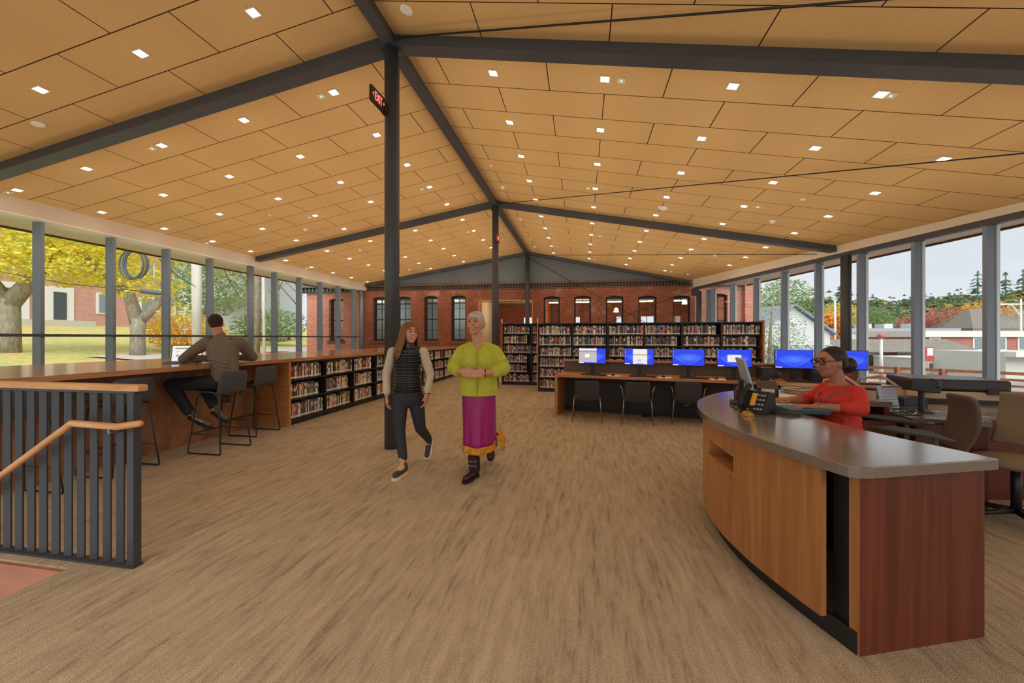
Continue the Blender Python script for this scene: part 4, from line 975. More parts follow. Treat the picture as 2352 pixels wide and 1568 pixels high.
for k in range(4): MB().tube([(.01*k-.015, 0, .02), (.02*k-.03, .01, .15)], .004, 6).build('pen', BM[(8, 13, 20, 10)[k]], t)
o = thing('coffee_bottle', 'small cream bottle on the computer desk near the seated woman', 'bottle', dloc(4.02, .3, .745)); MB().lathe([(.03, 0), (.03, .07), (.022, .085), (.026, .09), (.026, .12)], n=16).build('body', mat('cream_bottle', srgb(214, 186, 140), .5), o, smooth=True)
# ------------------------------------------------------------------ work counter behind the desk and what stands on it
wc = [(2.76, 3.88), (3.26, 3.80)]+[C2W(x, z)[:2] for x, z in ((4.15, 3.42), (4.9, 3.4), (5.3, 4.0), (3.9, 4.05))]+[(3.0, 4.7), (2.76, 4.5)]
O2 = C2W(3.42, 3.5)
t = thing('work_counter', 'lower grey-topped staff counter behind the office chairs', 'counter', O2)
flatpoly([(x-O2[0], y-O2[1]) for x, y in wc], .70, .74, 'countertop', M_stone, t)
cxm = sum(p[0] for p in wc)/len(wc); cym = sum(p[1] for p in wc)/len(wc)
wi_ = [(cxm+(x-cxm)*.92-O2[0], cym+(y-cym)*.92-O2[1]) for x, y in wc]
flatpoly(wi_, 0, .70, 'cabinet', M_deskend, t)
t = thing('copier', 'large beige photocopier with dark lid against the right windows', 'copier', C2W(4.78, 4.35), YAW+R(-22))
MB().box(-.37, -.28, .05, .37, .28, .86).build('body', mat('copier_beige', srgb(206, 178, 146), .6), t, bevel=.01)
MB().box(-.385, -.29, .87, .385, .28, .985).build('lid', mat('copier_lid', srgb(58, 54, 54), .35), t, bevel=.02)
MB().box(-.27, -.285, .42, .35, -.281, .78).build('dark_front', M_charc, t)
for x in (-.25, .25): MB().box(x-.05, -.31, .84, x+.05, -.28, .9).build('hinge', M_charc, t)
for k in range(4): MB().box(-.385, -.25, .1+k*.1, -.37, .25, .17+k*.1).build('tray', M_white, t)
MB().box(-.36, -.27, 0, .36, .27, .05).build('base', M_black, t)
def W_(px, Z, z): return C2W((px-1176)/900*Z, Z, z)
t = thing('label_printer', 'black angled label printer on a post on the staff counter', 'printer', W_(2116, 3.6, .74), YAW)
MB().lathe([(.085, 0), (.085, .01), (.03, .02)], n=20).build('base', M_black, t)
MB().tube([(0, 0, .01), (0, 0, .2)], .022, 10).build('post', M_black, t)
b = MB(); b.cbox((.0, 0, .24), (.27, .1, .10), 0, 0, R(6)); b.ell((.1, 0, .25), (.06, .06, .06)); b.build('head', M_black, t, bevel=.008)
t = thing('desk_calendar', 'white tent calendar standing on the staff counter', 'calendar', W_(2040, 3.75, .74), YAW+R(8))
b = MB(); b.cbox((0, 0, .115), (.2, .004, .22), 0, R(-12)); b.cbox((0, .06, .115), (.2, .004, .22), 0, R(12)); b.build('cards', mat('calendar_card', srgb(206, 204, 220), .7), t)
b = MB(); b.cbox((0, -.022, .215), (.19, .002, .016), 0, R(-12))
for k in range(5): b.cbox((0, .004-.026+.012*0, .185-k*.03), (.16, .002, .003), 0, R(-12))
b.build('printed_rows', mat('calendar_ink', srgb(120, 120, 170), .7), t)
t = thing('red_chair_back', 'red-upholstered chair with curved beige arms beyond the staff counter', 'chair', C2W(3.98, 4.75), YAW+R(15))
MB().cbox((0, 0, .78), (.46, .05, .4), 0, R(-8)).build('backrest', mat('red_fabric', srgb(150, 34, 50), .8), t, bevel=.02)
MB().box(-.24, -.5, .42, .24, 0, .48).build('seat', mat('red_fabric', srgb(150, 34, 50), .8), t, bevel=.02)
for s_ in (-1, 1):
    MB().tube([(s_*.28, .05, 0), (s_*.28, .03, .6), (s_*.28, -.02, .92), (s_*.28, -.25, .98), (s_*.28, -.45, .85), (s_*.28, -.48, 0)], .016, 10).build('arm_frame', mat('beige_frame', srgb(190, 166, 136), .5), t, smooth=True)
t = thing('coffee_cup', 'paper coffee cup with black lid on the far wing of the service desk', 'cup', P(2001, 918))
MB().lathe([(.03, 0), (.038, .09)], n=18).build('cup', mat('kraft_cup', srgb(196, 170, 140), .7), t); MB().lathe([(.041, .088), (.041, .1), (.034, .108), (.03, .108)], n=18).build('lid', M_black, t)
t = thing('wire_basket', 'black wire basket on the near edge of the staff counter', 'basket', W_(2062, 3.52, .74), YAW+R(-10))
b = MB()
for k in range(6): b.tube([(-.13+.05*k, -.07, .0), (-.13+.05*k, -.07, .06)], .002, 4); b.tube([(-.13+.05*k, .07, .0), (-.13+.05*k, .07, .06)], .002, 4); b.tube([(-.13+.05*k, -.07, .003), (-.13+.05*k, .07, .003)], .002, 4)
for y in (-.07, .07):
    for z in (.003, .06): b.tube([(-.13, y, z), (.13, y, z)], .003, 4)
b.build('wire_frame', M_black, t)
tag(MB().box(-.12, -.08, 0, .12, .08, .09).build('black_box', M_black, loc=W_(2085, 3.95, .74), rz=YAW), 'black box behind the label printer', 'box')
pts = [W_(px, Z, .745) for px, Z in ((2096, 3.45), (2110, 3.62), (2150, 3.6), (2190, 3.5), (2240, 3.4), (2290, 3.3))]
tag(MB().tube(pts, .005, 6).build('cable', M_white, smooth=True), 'pale cable snaking along the staff counter', 'cable')
# beige panel of a workstation between copier and windows
# ------------------------------------------------------------------ task chairs
def task_chair(lab, loc, rz, seat, back, meshy=True):
    t = thing('task_chair', lab, 'chair', loc, rz, None)      # faces -x
    def f(a, c):
        y = (a-.5)*.46*(1-.22*max(0, c-.55)); z = .56+c*.42; x = .22+.10*math.sin(c*math.pi*.9)*.6-.06*(2*abs(a-.5))**2+(.05*c)
        return (x, y, z)
    b = MB(); b.grid(f, 12, 14); b.build('backrest', back, t, smooth=True, solid=.03, sub=1)
    b = MB(); b.ell((0, 0, .47), (.26, .25, .05), n=24); b.build('seat', seat, t, smooth=True)
    for s_ in (-1, 1):
        b = MB(); b.tube([(-.05, s_*.26, .47), (.02, s_*.28, .5), (.02, s_*.28, .69)], .018, 8); b.tube([(-.34, s_*.28, .725), (-.2, s_*.28, .73), (.0, s_*.28, .712), (.12, s_*.28, .68)], [.012, .026, .026, .012], 10)
        b.build('armrest', mat('arm_plastic', srgb(78, 80, 84), .4), t, smooth=True)
    MB().tube([(0, 0, .08), (0, 0, .44)], .028, 12).build('gas_post', M_black, t, smooth=True)
    MB().tube([(.05, 0, .44), (.25, 0, .43), (.28, 0, .62)], .02, 8).build('back_support', M_black, t, smooth=True)
    for k in range(5):
        a = k*2*math.pi/5+.3; b = MB(); b.tube([(0, 0, .1), (.29*math.cos(a), .29*math.sin(a), .065)], [.024, .016], 8); b.build('base_arm', M_black, t, smooth=True)
        MB().ell((.3*math.cos(a), .3*math.sin(a), .03), (.022, .022, .03), n=10).build('caster', M_black, t, smooth=True)
    return t
M_mesh = mat('brown_mesh_back', srgb(92, 76, 66), .7, bump=.4, bs=300)
task_chair('empty mesh-backed task chair with dark arms behind the service desk', C2W(3.20, 3.10), YAW+R(-30), M_beige, M_mesh)
task_chair('beige-seated task chair at the right edge beyond the service desk', C2W(3.86, 3.0), YAW+R(12), M_beige, M_beige)
t = thing('desk_stool', 'low round stool under the red-shirted woman, hidden by the desk', 'stool', C2W(2.57, 3.08), YAW)
MB().lathe([(.17, .42), (.19, .45), (.19, .48), (.17, .5)], n=24).build('seat', M_beige, t, smooth=True); MB().tube([(0, 0, .02), (0, 0, .43)], .03, 12).build('post', M_black, t); MB().lathe([(.22, 0), (.22, .02), (.03, .05)], n=24).build('base', M_black, t)
# ------------------------------------------------------------------ people
def skin(n, c): return mat(n, srgb(*c), .55, var=.06, vs=20)
SK1 = skin('skin_light', (206, 150, 116)); SK2 = skin('skin_warm', (204, 146, 116)); SK3 = skin('skin_tan', (186, 130, 98)); SK4 = skin('skin_olive', (178, 118, 92))
M_lip = mat('lips', srgb(168, 84, 76), .5); M_eye = mat('eye_dark', srgb(40, 30, 26), .3); M_teeth = mat('teeth', srgb(236, 228, 216), .4); M_brow = mat('brow', srgb(86, 62, 46), .8)
def hand(b, w, d, n, side, s=1.0, curl=.5):
    """palm from wrist w along d, palm facing n; side = direction the thumb leaves"""
    w = Vector(w); d = Vector(d).normalized(); n = Vector(n).normalized(); q = Vector(side).normalized()
    for k in (-1, -.33, .33, 1): b.cap(w+q*k*.026*s, w+d*.085*s+q*k*.031*s, .014*s, .012*s, 8)
    L_ = (.066, .078, .072, .056)
    for k, ln in zip((1, .36, -.3, -.95), L_):
        p0 = w+d*.085*s+q*k*.031*s; a = curl
        p1 = p0+(d*math.cos(a*.6)+n*math.sin(a*.6))*ln*.45*s; p2 = p1+(d*math.cos(a*1.5)+n*math.sin(a*1.5))*ln*.32*s; p3 = p2+(d*math.cos(a*2.2)+n*math.sin(a*2.2))*ln*.25*s
        b.chain([p0, p1, p2, p3], [.0095*s, .0088*s, .0082*s, .0072*s], 8)
    t0 = w+d*.02*s+q*.026*s; t1 = t0+(d*.6+q*.6+n*.25)*.04*s; t2 = t1+(d*.85+q*.15+n*.3)*.034*s
    b.chain([t0, t1, t2], [.0125*s, .0105*s, .0085*s], 8)
def headbits(b, c, yaw, s=1.0, tilt=0.0):
    M = Matrix.Translation(c) @ Matrix.Rotation(yaw, 4, 'Z') @ Matrix.Rotation(tilt, 4, 'X')
    g = lambda x, y, z: M @ Vector((x*s, y*s, z*s))
    b.ell(c, (.074*s, .094*s, .098*s), yaw, tilt, n=20)
    b.ell(g(0, -.03, -.05), (.056*s, .062*s, .066*s), yaw, n=16); b.ell(g(0, -.062, -.088), (.026*s, .024*s, .024*s), yaw, n=12)
    b.cap(g(0, -.09, .012), g(0, -.108, -.022), .009*s, .014*s, 8)
    for k in (-1, 1): b.ell(g(k*.074, .005, -.012), (.012*s, .02*s, .03*s), yaw, n=10); b.ell(g(k*.035, -.066, -.03), (.026*s, .022*s, .024*s), yaw, n=10)
    return M, g
def facebits(root, M, g, s=1.0, smile=True, glasses=False, yaw=0, brow=M_brow):
    for k in (-1, 1):
        MB().ell(g(k*.03, -.087, .012), (.014*s, .007*s, .007*s), yaw, n=10).build('eye', M_eye, root, smooth=True)
        MB().tube([g(k*.012, -.096, .034), g(k*.03, -.094, .04), g(k*.05, -.08, .034)], .004*s, 6).build('eyebrow', brow, root, smooth=True)
    MB().tube([g(-.026, -.088, -.048 if smile else -.055), g(-.012, -.097, -.056), g(.012, -.097, -.056), g(.026, -.088, -.048 if smile else -.055)], .0065*s, 8).build('mouth', M_lip, root, smooth=True)
    if smile: MB().tube([g(-.018, -.096, -.052), g(0, -.102, -.055), g(.018, -.096, -.052)], .0045*s, 6).build('teeth', M_teeth, root, smooth=True)
    if glasses:
        b = MB()
        for k in (-1, 1):
            b.tube([g(k*.034+.026*math.cos(a), -.102, .01+.019*math.sin(a)) for a in [i*math.pi/8 for i in range(17)]], .0035*s, 6, False)
            b.tube([g(k*.06, -.1, .016), g(k*.076, -.05, .014), g(k*.08, .01, .006)], .003*s, 6)
        b.tube([g(-.01, -.104, .014), g(.01, -.104, .014)], .003*s, 6); b.build('glasses', M_black, root, smooth=True)
# --- woman in a dark vest
Z1 = 4.10
w1 = thing('person', 'walking woman in black puffer vest over cream sweater with long brown hair', 'person', C2W((930-1176)/900*Z1, Z1), YAW)
lx = lambda px: (px-930)/222.; lz = lambda py: 1.42-(py-776)/220.5
b = MB(); hc = Vector((.035, .06, 1.475)); hy = R(38)
M_, g_ = headbits(b, hc, hy, .98)
b.cap((.02, .08, 1.28), hc+Vector((-.01, .02, -.05)), .05, .048)
b.ell((.015, .08, 1.18), (.13, .08, .15)); b.ell((.015, .08, .98), (.11, .08, .16)); b.ell((.01, .08, .84), (.12, .09, .10))
ARM = {}
sL, eL, wL_ = (-.165, .08, 1.28), (-.225, .1, 1.03), (-.20, .04, .83); sR, eR, wR_ = (.185, .08, 1.28), (.245, .1, 1.03), (.225, .06, .84)
b.chain([(-.15, .08, 1.25), eL, wL_], [.04, .036, .026]); b.chain([(.17, .08, 1.25), eR, wR_], [.04, .036, .026])
hand(b, (wL_[0], wL_[1], wL_[2]-.01), (.05, -.05, -1), (1, 0, 0), (.1, -1, 0), 1.0, .45)
hand(b, (wR_[0], wR_[1], wR_[2]-.01), (-.15, -.1, -1), (-1, 0, 0), (-.2, -1, 0), 1.0, .5)
hipL, knL, anL = (-.075, .08, .80), (-.065, .03, .44), (-.015, -.02, .10); hipR, knR, anR = (.085, .1, .80), (.115, .2, .43), (.145, .50, .22)
b.chain([hipL, knL, anL], [.068, .045, .034]); b.chain([hipR, knR, anR], [.068, .045, .034])
b.chain([anL, (-.03, -.11, .05)], [.035, .03]); b.chain([anR, (.14, .46, .08)], [.035, .03])
b.build('body', SK1, w1, voxel=.006, sm=3)
facebits(w1, M_, g_, .98, True, yaw=hy)
b = MB(); b.chain([hipL, knL, (-.02, 0, .17)], [.093, .06, .047], 16); b.chain([hipR, knR, (.14, .46, .26)], [.093, .06, .047], 16); b.ell((.005, .085, .80), (.165, .125, .13)); b.build('leggings', mat('charcoal_leggings', srgb(48, 48, 54), .8), w1, voxel=.009)
b = MB()
for s_, e_, q_ in ((sL, eL, wL_), (sR, eR, wR_)):
    b.chain([(s_[0]*.92, s_[1], s_[2]-.01), e_, (q_[0], q_[1], q_[2]+.03)], [.056, .046, .038], 16); b.cap((q_[0], q_[1], q_[2]+.05), (q_[0], q_[1], q_[2]+.02), .041, .041)
b.build('sweater', mat('cream_knit', srgb(206, 188, 158), .9, bump=.3, bs=150), w1, voxel=.009)
M_vest = mat('black_puffer_nylon', srgb(44, 42, 40), .26, spec=.8)
b = MB()
for k in range(12):
    z = .845+k*.037; f_ = 1-.12*math.sin((k/11)*math.pi)-(.05 if k == 11 else 0); b.ell((.012, .075, z), (.172*f_, .131*f_, .0225), n=28)
for k in (-1, 1): b.cap((.015+k*.05, .08, 1.305), (.012+k*.125, .08, 1.275), .05, .045, 14)
b.ell((.015, .075, 1.285), (.14, .105, .03), n=24); b.ell((.02, .07, 1.325), (.075, .07, .03), n=20); b.ell((.02, .065, 1.355), (.068, .062, .026), n=20); b.ell((.025, .06, 1.38), (.06, .056, .02), n=20)
b.ell((.01, .08, .82), (.168, .122, .03), n=24)
b.build('vest', M_vest, w1, voxel=.006, sm=1)
b = MB(); b.tube([(.018, -.055, .83), (.02, -.058, 1.0), (.02, -.055, 1.2), (.025, -.02, 1.33)], .004, 6); b.build('zip', M_blackmetal, w1)
M_hair1 = mat('brown_hair', srgb(128, 84, 44), .6, var=.35, vs=6, vscale=(14, 14, 1))
b = MB(); G = lambda x, y, z: M_ @ Vector((x, y, z))
b.ell(G(0, .022, .022), (.090, .102, .100), hy, n=18)
rr_ = random.Random(5)
for k in range(40):
    a = -math.pi*.14+k/39*math.pi*1.28
    p0 = G(.08*math.cos(a), .01+.085*math.sin(a), .01); out = Vector((p0.x-hc.x, p0.y-hc.y, 0)).normalized()
    L_ = .26+rr_.uniform(-.03, .03); wv = rr_.uniform(-.015, .015)
    b.chain([p0, p0+out*.018+Vector((0, 0, -.10)), p0+out*(.035+wv)+Vector((-.012, 0, -.19)), p0+out*(.03+wv)+Vector((-.018, 0, -L_))], [.024, .026, .026, .012], 8)
b.build('hair', M_hair1, w1, voxel=.007, sm=2)
def shoe(par, heel, toe, up, name, mU, mS, tall=0.05, sole=.028, wid=.042):
    heel = Vector(heel); toe = Vector(toe); up = Vector(up).normalized()
    d = (toe-heel).normalized()
    b = MB(); b.cap(heel+up*(sole+.03), toe+up*(sole+.018)-d*.03, wid*.8, wid*.72, 14); b.cap(heel+up*(sole+.03), heel+up*(sole+tall)+d*.02, wid*.82, wid*.82, 14)
    o = b.build(name, mU, par, voxel=.006, sm=3)
    side = d.cross(up).normalized(); b = MB(); pr = []
    for t, w in ((-.12, .4), (-.06, .8), (.1, .95), (.35, .85), (.65, 1.08), (.9, .9), (1.04, .45)):
        pr.append((heel+(toe-heel)*t, w*wid))
    vs = [p+side*w for p, w in pr]+[p-side*w for p, w in reversed(pr)]; n = len(vs)
    b.add(vs+[v+up*sole for v in vs], [tuple(range(n-1, -1, -1)), tuple(range(n, 2*n))]+[(i, (i+1) % n, n+(i+1) % n, n+i) for i in range(n)])
    s = b.build('sole', mS, o)
    return o
M_sn = mat('charcoal_sneaker_mesh', srgb(62, 62, 66), .8); M_soleA = mat('pale_orange_sole', srgb(236, 200, 160), .5); M_soleW = mat('white_sole', srgb(228, 224, 218), .5)
o = shoe(w1, (.0, -.0, 0), (-.055, -.21, 0), (0, 0, 1), 'sneaker', M_sn, M_soleA, .075)
b = MB()
for k in range(4): b.tube([(-.05-.006*k+.0, -.09-.02*k, .098-.01*k), (.0-.006*k, -.085-.02*k, .098-.01*k)], .004, 6)
b.build('laces', M_soleA, o)
shoe(w1, (.15, .56, .20), (.13, .47, .015), (0, -.9, .45), 'sneaker', M_sn, M_soleW, .07)
MB().tube([(wR_[0]+.03*math.cos(a), wR_[1]+.03*math.sin(a), .835) for a in [i*math.pi/6 for i in range(13)]], .006, 6).build('wristband', M_black, w1, smooth=True)
# --- woman in green shirt and magenta skirt
Z2 = 4.0
w2 = thing('person', 'smiling grey-haired woman in lime green shirt and long magenta skirt, walking', 'person', C2W((1098-1176)/900*Z2, Z2), YAW)
b = MB(); hc = Vector((-.03, .04, 1.575)); hy = R(-14); M_, g_ = headbits(b, hc, hy, 1.06)
b.cap((.0, .08, 1.36), hc+Vector((0, .025, -.05)), .062, .056)
b.ell((0, .08, 1.2), (.15, .09, .15)); b.ell((0, .08, 1.0), (.14, .1, .15)); b.ell((0, .08, .84), (.13, .10, .12))
sL, eL, wL_ = (-.18, .06, 1.34), (-.265, .03, 1.10), (-.135, -.16, 1.085); sR, eR, wR_ = (.18, .06, 1.34), (.265, .03, 1.09), (.07, -.18, 1.075)
b.ell((0, .01, 1.335), (.045, .05, .05)); b.chain([(-.17, .06, 1.28), eL, wL_], [.04, .04, .029]); b.chain([(.17, .06, 1.28), eR, wR_], [.04, .04, .029])
hand(b, wL_, (1, -.25, -.12), (0, 1, -.1), (.1, .1, 1), 1.0, .4); hand(b, wR_, (-1, -.2, -.02), (.1, 1, .3), (.1, .1, 1), 1.0, .55)
hL, kL, aL = (-.08, .08, .82), (-.06, .0, .45), (-.035, -.02, .11); hR, kR, aR = (.09, .1, .82), (.1, .2, .44), (.11, .47, .24)
b.chain([hL, kL, aL], [.075, .05, .042]); b.chain([hR, kR, aR], [.075, .05, .042])
b.build('body', SK2, w2, voxel=.006, sm=3); facebits(w2, M_, g_, 1.06, True, yaw=hy, brow=mat('grey_brow', srgb(150, 130, 112), .8))
M_green = mat('lime_green_linen', srgb(188, 188, 62), .85, var=.10, vs=14, bump=.5, bs=22)
b = MB(); b.loft([(.83, .20, .15, 0, .08), (.90, .202, .152, 0, .08), (1.0, .192, .147, 0, .075), (1.09, .184, .145, 0, .07), (1.17, .188, .155, 0, .06), (1.24, .186, .145, 0, .065), (1.30, .165, .112, 0, .075), (1.345, .11, .085, 0, .08), (1.375, .07, .065, 0, .085)]); b.cap((-.08, .075, 1.335), (-.175, .065, 1.285), .05, .06, 16); b.cap((.08, .075, 1.335), (.175, .065, 1.285), .05, .06, 16)
b.chain([(-.18, .06, 1.27), (-.25, .03, 1.12), (-.21, -.05, 1.09)], [.068, .076, .06], 16); b.chain([(.18, .06, 1.27), (.255, .03, 1.11), (.18, -.06, 1.08)], [.068, .078, .062], 16)
for k in range(7):
    z = 1.31-.03*k
    if k > 2: b.cap((-.21-.006*k, -.045, z-.03), (-.30, .0, z), .009, .007, 8); b.cap((.21+.006*k, -.045, z-.03), (.305, .0, z), .009, .007, 8)
b.build('shirt', M_green, w2, voxel=.008, sm=3)
b = MB(); b.ell((-.0, -.035, 1.36), (.035, .05, .05), n=14)
b = MB()
for k in range(6): b.ell((0, -.098+.0*k, 1.26-.055*k), (.006, .004, .006), n=8)
b.build('buttons', mat('shirt_button', srgb(196, 190, 120), .4), w2)
b = MB(); b.tube([(-.003, -.075, 1.31), (-.002, -.10, 1.2), (0, -.104, 1.05), (0, -.085, .87)], .006, 6); b.build('placket', mat('green_placket', srgb(150, 158, 46), .8), w2, smooth=True)
def skirt_mat():
    m, t, p = _new('magenta_patterned_silk'); N = t.nodes; L = t.links
    c = N.new('ShaderNodeTexCoord'); w = N.new('ShaderNodeTexWave'); w.inputs['Scale'].default_value = 28; w.inputs['Distortion'].default_value = 2; w.bands_direction = 'DIAGONAL'
    L.new(c.outputs['Object'], w.inputs['Vector']); r = N.new('ShaderNodeValToRGB'); r.color_ramp.elements[0].position = .3
    r.color_ramp.elements[0].color = (*srgb(128, 0, 84), 1); r.color_ramp.elements[1].color = (*srgb(186, 40, 128), 1); L.new(w.outputs['Fac'], r.inputs[0])
    L.new(r.outputs[0], p.inputs['Base Color']); p.inputs['Roughness'].default_value = .55; return m
M_must = mat('mustard_hem', srgb(206, 140, 36), .7, var=.35, vs=30); M_purp = mat('purple_side_panel', srgb(150, 60, 170), .6)
def skf(a, c, z0=.865, z1=.335, k=1.0):
    th = a*2*math.pi; z = z0+(z1-z0)*c
    fold = 1+.045*math.sin(7*th)*c+.02*math.sin(13*th+1)*c
    rx = (.172+.0*c)*fold*k; ry = (.125+.185*min(1, c*1.0))*fold*k
    return (rx*math.cos(th), .085+.09*c+ry*math.sin(th), z)
b = MB(); b.grid(lambda a, c: skf(a, c), 72, 16)
sko = b.build('skirt', [skirt_mat(), M_purp], w2, smooth=True, solid=.005)
for i, p in enumerate(sko.data.polygons):
    a_ = (i % 72)/72
    if a_ > .955 or a_ < .03: p.material_index = 1
b = MB(); b.grid(lambda a, c: skf(a, 1+c*.13, k=1.02+.04*c), 72, 4); b.grid(lambda a, c: (.185+.07*c+.02*math.sin(a*9), .14+.35*a, .36+.02*math.sin(7*a)-.14*c+.06*a), 8, 4)
b.build('hem_border', M_must, w2, smooth=True, solid=.005)
M_hair2 = mat('silver_hair', srgb(190, 176, 160), .6, var=.25, vs=6, vscale=(3, 3, 14))
b = MB(); G = lambda x, y, z: M_ @ Vector((x, y, z)); b.ell(G(0, .02, .032), (.092, .104, .094), hy, n=20); b.ell(G(.03, .12, -.01), (.045, .04, .05), hy, n=12)
b.build('hair', M_hair2, w2, voxel=.007, sm=2)
M_boot = mat('oxblood_boot_leather', srgb(72, 30, 28), .35); M_sock = mat('dark_dotted_sock', srgb(50, 26, 28), .8)
o = shoe(w2, (-.02, .02, 0), (-.12, -.19, 0), (0, 0, 1), 'boot', M_boot, M_black, .07)
b = MB(); b.cap((-.035, -.014, .10), (-.042, -.012, .20), .060, .062, 16); k_ = b.build('boot_shaft', M_sock, w2, voxel=.008)
b = MB()
for k in range(10): a = -2.6+.35*(k % 5); b.ell((-.038+.060*math.cos(a), -.013+.060*math.sin(a), .135+.045*(k//5)), (.005, .005, .006), n=6)
b.build('boot_dots', M_white, k_)
o = shoe(w2, (.115, .55, .17), (.10, .47, .02), (0, -.9, .45), 'boot', M_boot, M_black, .07)
b = MB(); b.cap((.11, .5, .2), (.11, .46, .29), .045, .05, 14); b.build('boot_shaft', M_sock, w2, voxel=.008)
MB().tube([(.085+.0*a, -.165+.034*math.cos(a), 1.077+.034*math.sin(a)) for a in [i*math.pi/6 for i in range(13)]], .006, 6).build('watch', M_black, w2, smooth=True)
# --- man at the counter
Z3 = 5.0
mn = thing('person', 'man seen from behind on a bar stool at the counter with a laptop, taupe sweater', 'person', C2W((510-1176)/900*Z3, Z3), YAW)
b = MB(); hc = Vector((-.145, .08, 1.61)); hy = R(180+38)
M_, g_ = headbits(b, hc, hy, 1.02, R(8))
b.cap((-.05, .04, 1.38), hc+Vector((.035, -.03, -.05)), .062, .058)
b.ell((-.03, .05, 1.25), (.2, .11, .18)); b.ell((.0, .04, 1.0), (.165, .11, .17)); b.ell((.02, .03, .86), (.17, .13, .12))
sL, eL, wL_ = (-.215, .04, 1.36), (-.545, .06, 1.150), (-.31, .30, 1.145); sR, eR, wR_ = (.155, .08, 1.365), (.16, .36, 1.16), (-.12, .42, 1.145)
b.chain([sL, eL, wL_], [.056, .045, .03]); b.chain([sR, eR, wR_], [.056, .045, .03])
hand(b, wL_, (.2, .9, -.1), (0, 0, -1), (1, -.2, 0), 1.0, .35); hand(b, wR_, (-1, .3, -.1), (0, 0, -1), (.2, -1, 0), 1.0, .35)
hL, kL, aL = (-.07, -.02, .85), (-.56, -.10, .84), (-.36, -.06, .47); hR, kR, aR = (.06, .08, .85), (-.43, .22, .83), (-.17, .1, .50)
b.chain([hL, kL, aL], [.095, .06, .042]); b.chain([hR, kR, aR], [.095, .06, .042])
b.build('body', SK3, mn, voxel=.006, sm=3); facebits(mn, M_, g_, 1.02, False, yaw=hy)
M_tau = mat('taupe_sweater_knit', srgb(116, 102, 86), .9, bump=.3, bs=120)
b = MB(); b.loft([(.82, .172, .135, .03, .03), (.90, .172, .132, .025, .03), (1.02, .158, .12, .01, .035), (1.14, .172, .122, -.01, .045), (1.24, .192, .122, -.02, .05), (1.32, .198, .112, -.03, .05), (1.375, .17, .09, -.035, .05), (1.415, .10, .07, -.045, .05)])
b.chain([sL, (-.40, .05, 1.255), eL], [.082, .066, .056], 16); b.chain([eL, (-.33, .27, 1.15)], [.056, .042], 14); b.chain([sR, eR, (-.09, .41, 1.15)], [.08, .058, .04], 16); b.cap((-.06, .045, 1.40), (-.065, .05, 1.44), .075, .07, 16)
for k in range(6): b.cap((-.12+.03*k, -.085+.006*k, 1.16-.05*k), (.13, -.075, 1.10-.05*k), .012, .012, 8)
b.build('sweater', M_tau, mn, voxel=.009, sm=2)
M_jean = mat('black_jeans', srgb(34, 34, 36), .85)
b = MB(); b.chain([hL, kL, (-.375, -.065, .50)], [.105, .075, .062], 16); b.chain([hR, kR, (-.19, .11, .54)], [.105, .075, .062], 16); b.ell((.02, .03, .85), (.178, .14, .10), n=20); b.build('trousers', M_jean, mn, voxel=.009)
M_sh3 = mat('brown_sneaker', srgb(96, 78, 54), .7); M_sole3 = mat('tan_sole', srgb(176, 146, 100), .6)
o = shoe(mn, (-.36, -.05, .40), (-.11, -.06, .275), (.4, 0, .9), 'sneaker', M_sh3, M_black, .07, .03, .046)
b = MB(); b.cap((-.30, -.088, .42), (-.17, -.10, .37), .012, .012, 8); b.build('side_stripe', M_sole3, o)
shoe(mn, (-.19, .1, .44), (.0, .08, .32), (.4, 0, .9), 'sneaker', M_sh3, M_black, .07, .03, .046)
M_hair3 = mat('short_dark_brown_hair', srgb(52, 38, 30), .85, bump=.8, bs=120)
b = MB(); G = lambda x, y, z: M_ @ Vector((x, y, z)); b.ell(G(0, .02, .028), (.083, .10, .093), hy, n=20); b.ell(G(0, .06, -.03), (.066, .05, .05), hy, n=14); b.build('hair', M_hair3, mn, voxel=.006, sm=1)
# laptop
lp = C2W((422-1176)/900*5.22, 5.26, 1.09)
t = thing('laptop', 'open laptop on the cherry counter in front of the seated man', 'laptop', lp, YAW+R(35-12))
MB().box(-.17, -.24, 0, .17, .0, .016).build('base', mat('laptop_grey', srgb(90, 92, 96), .4), t, bevel=.003)
b = MB()
for r_ in range(5):
    for c in range(12): b.box(-.15+c*.0253, -.2+r_*.024, .016, -.15+c*.0253+.021, -.2+r_*.024+.019, .018)
b.build('keys', M_black, t)
b = MB(); b.cbox((0, .035, .125), (.34, .008, .23), 0, R(-16)); b.build('lid', M_black, t, bevel=.002)
b = MB(); b.cbox((0, .030, .125), (.32, .001, .21), 0, R(-16)); sc = b.build('screen', emis('laptop_page', srgb(190, 196, 200), .8), t)
b = MB(); b.cbox((-.04, .0445, .19), (.18, .001, .022), 0, R(-16)); b.cbox((-.1, .033, .15), (.04, .001, .008), 0, R(-16)); b.cbox((.02, .033, .15), (.06, .001, .008), 0, R(-16))
for x in (-.1, -.04, .03): b.cbox((x, .0175, .095), (.03, .001, .03), 0, R(-16))
b.build('page_blocks', M_dk, t)
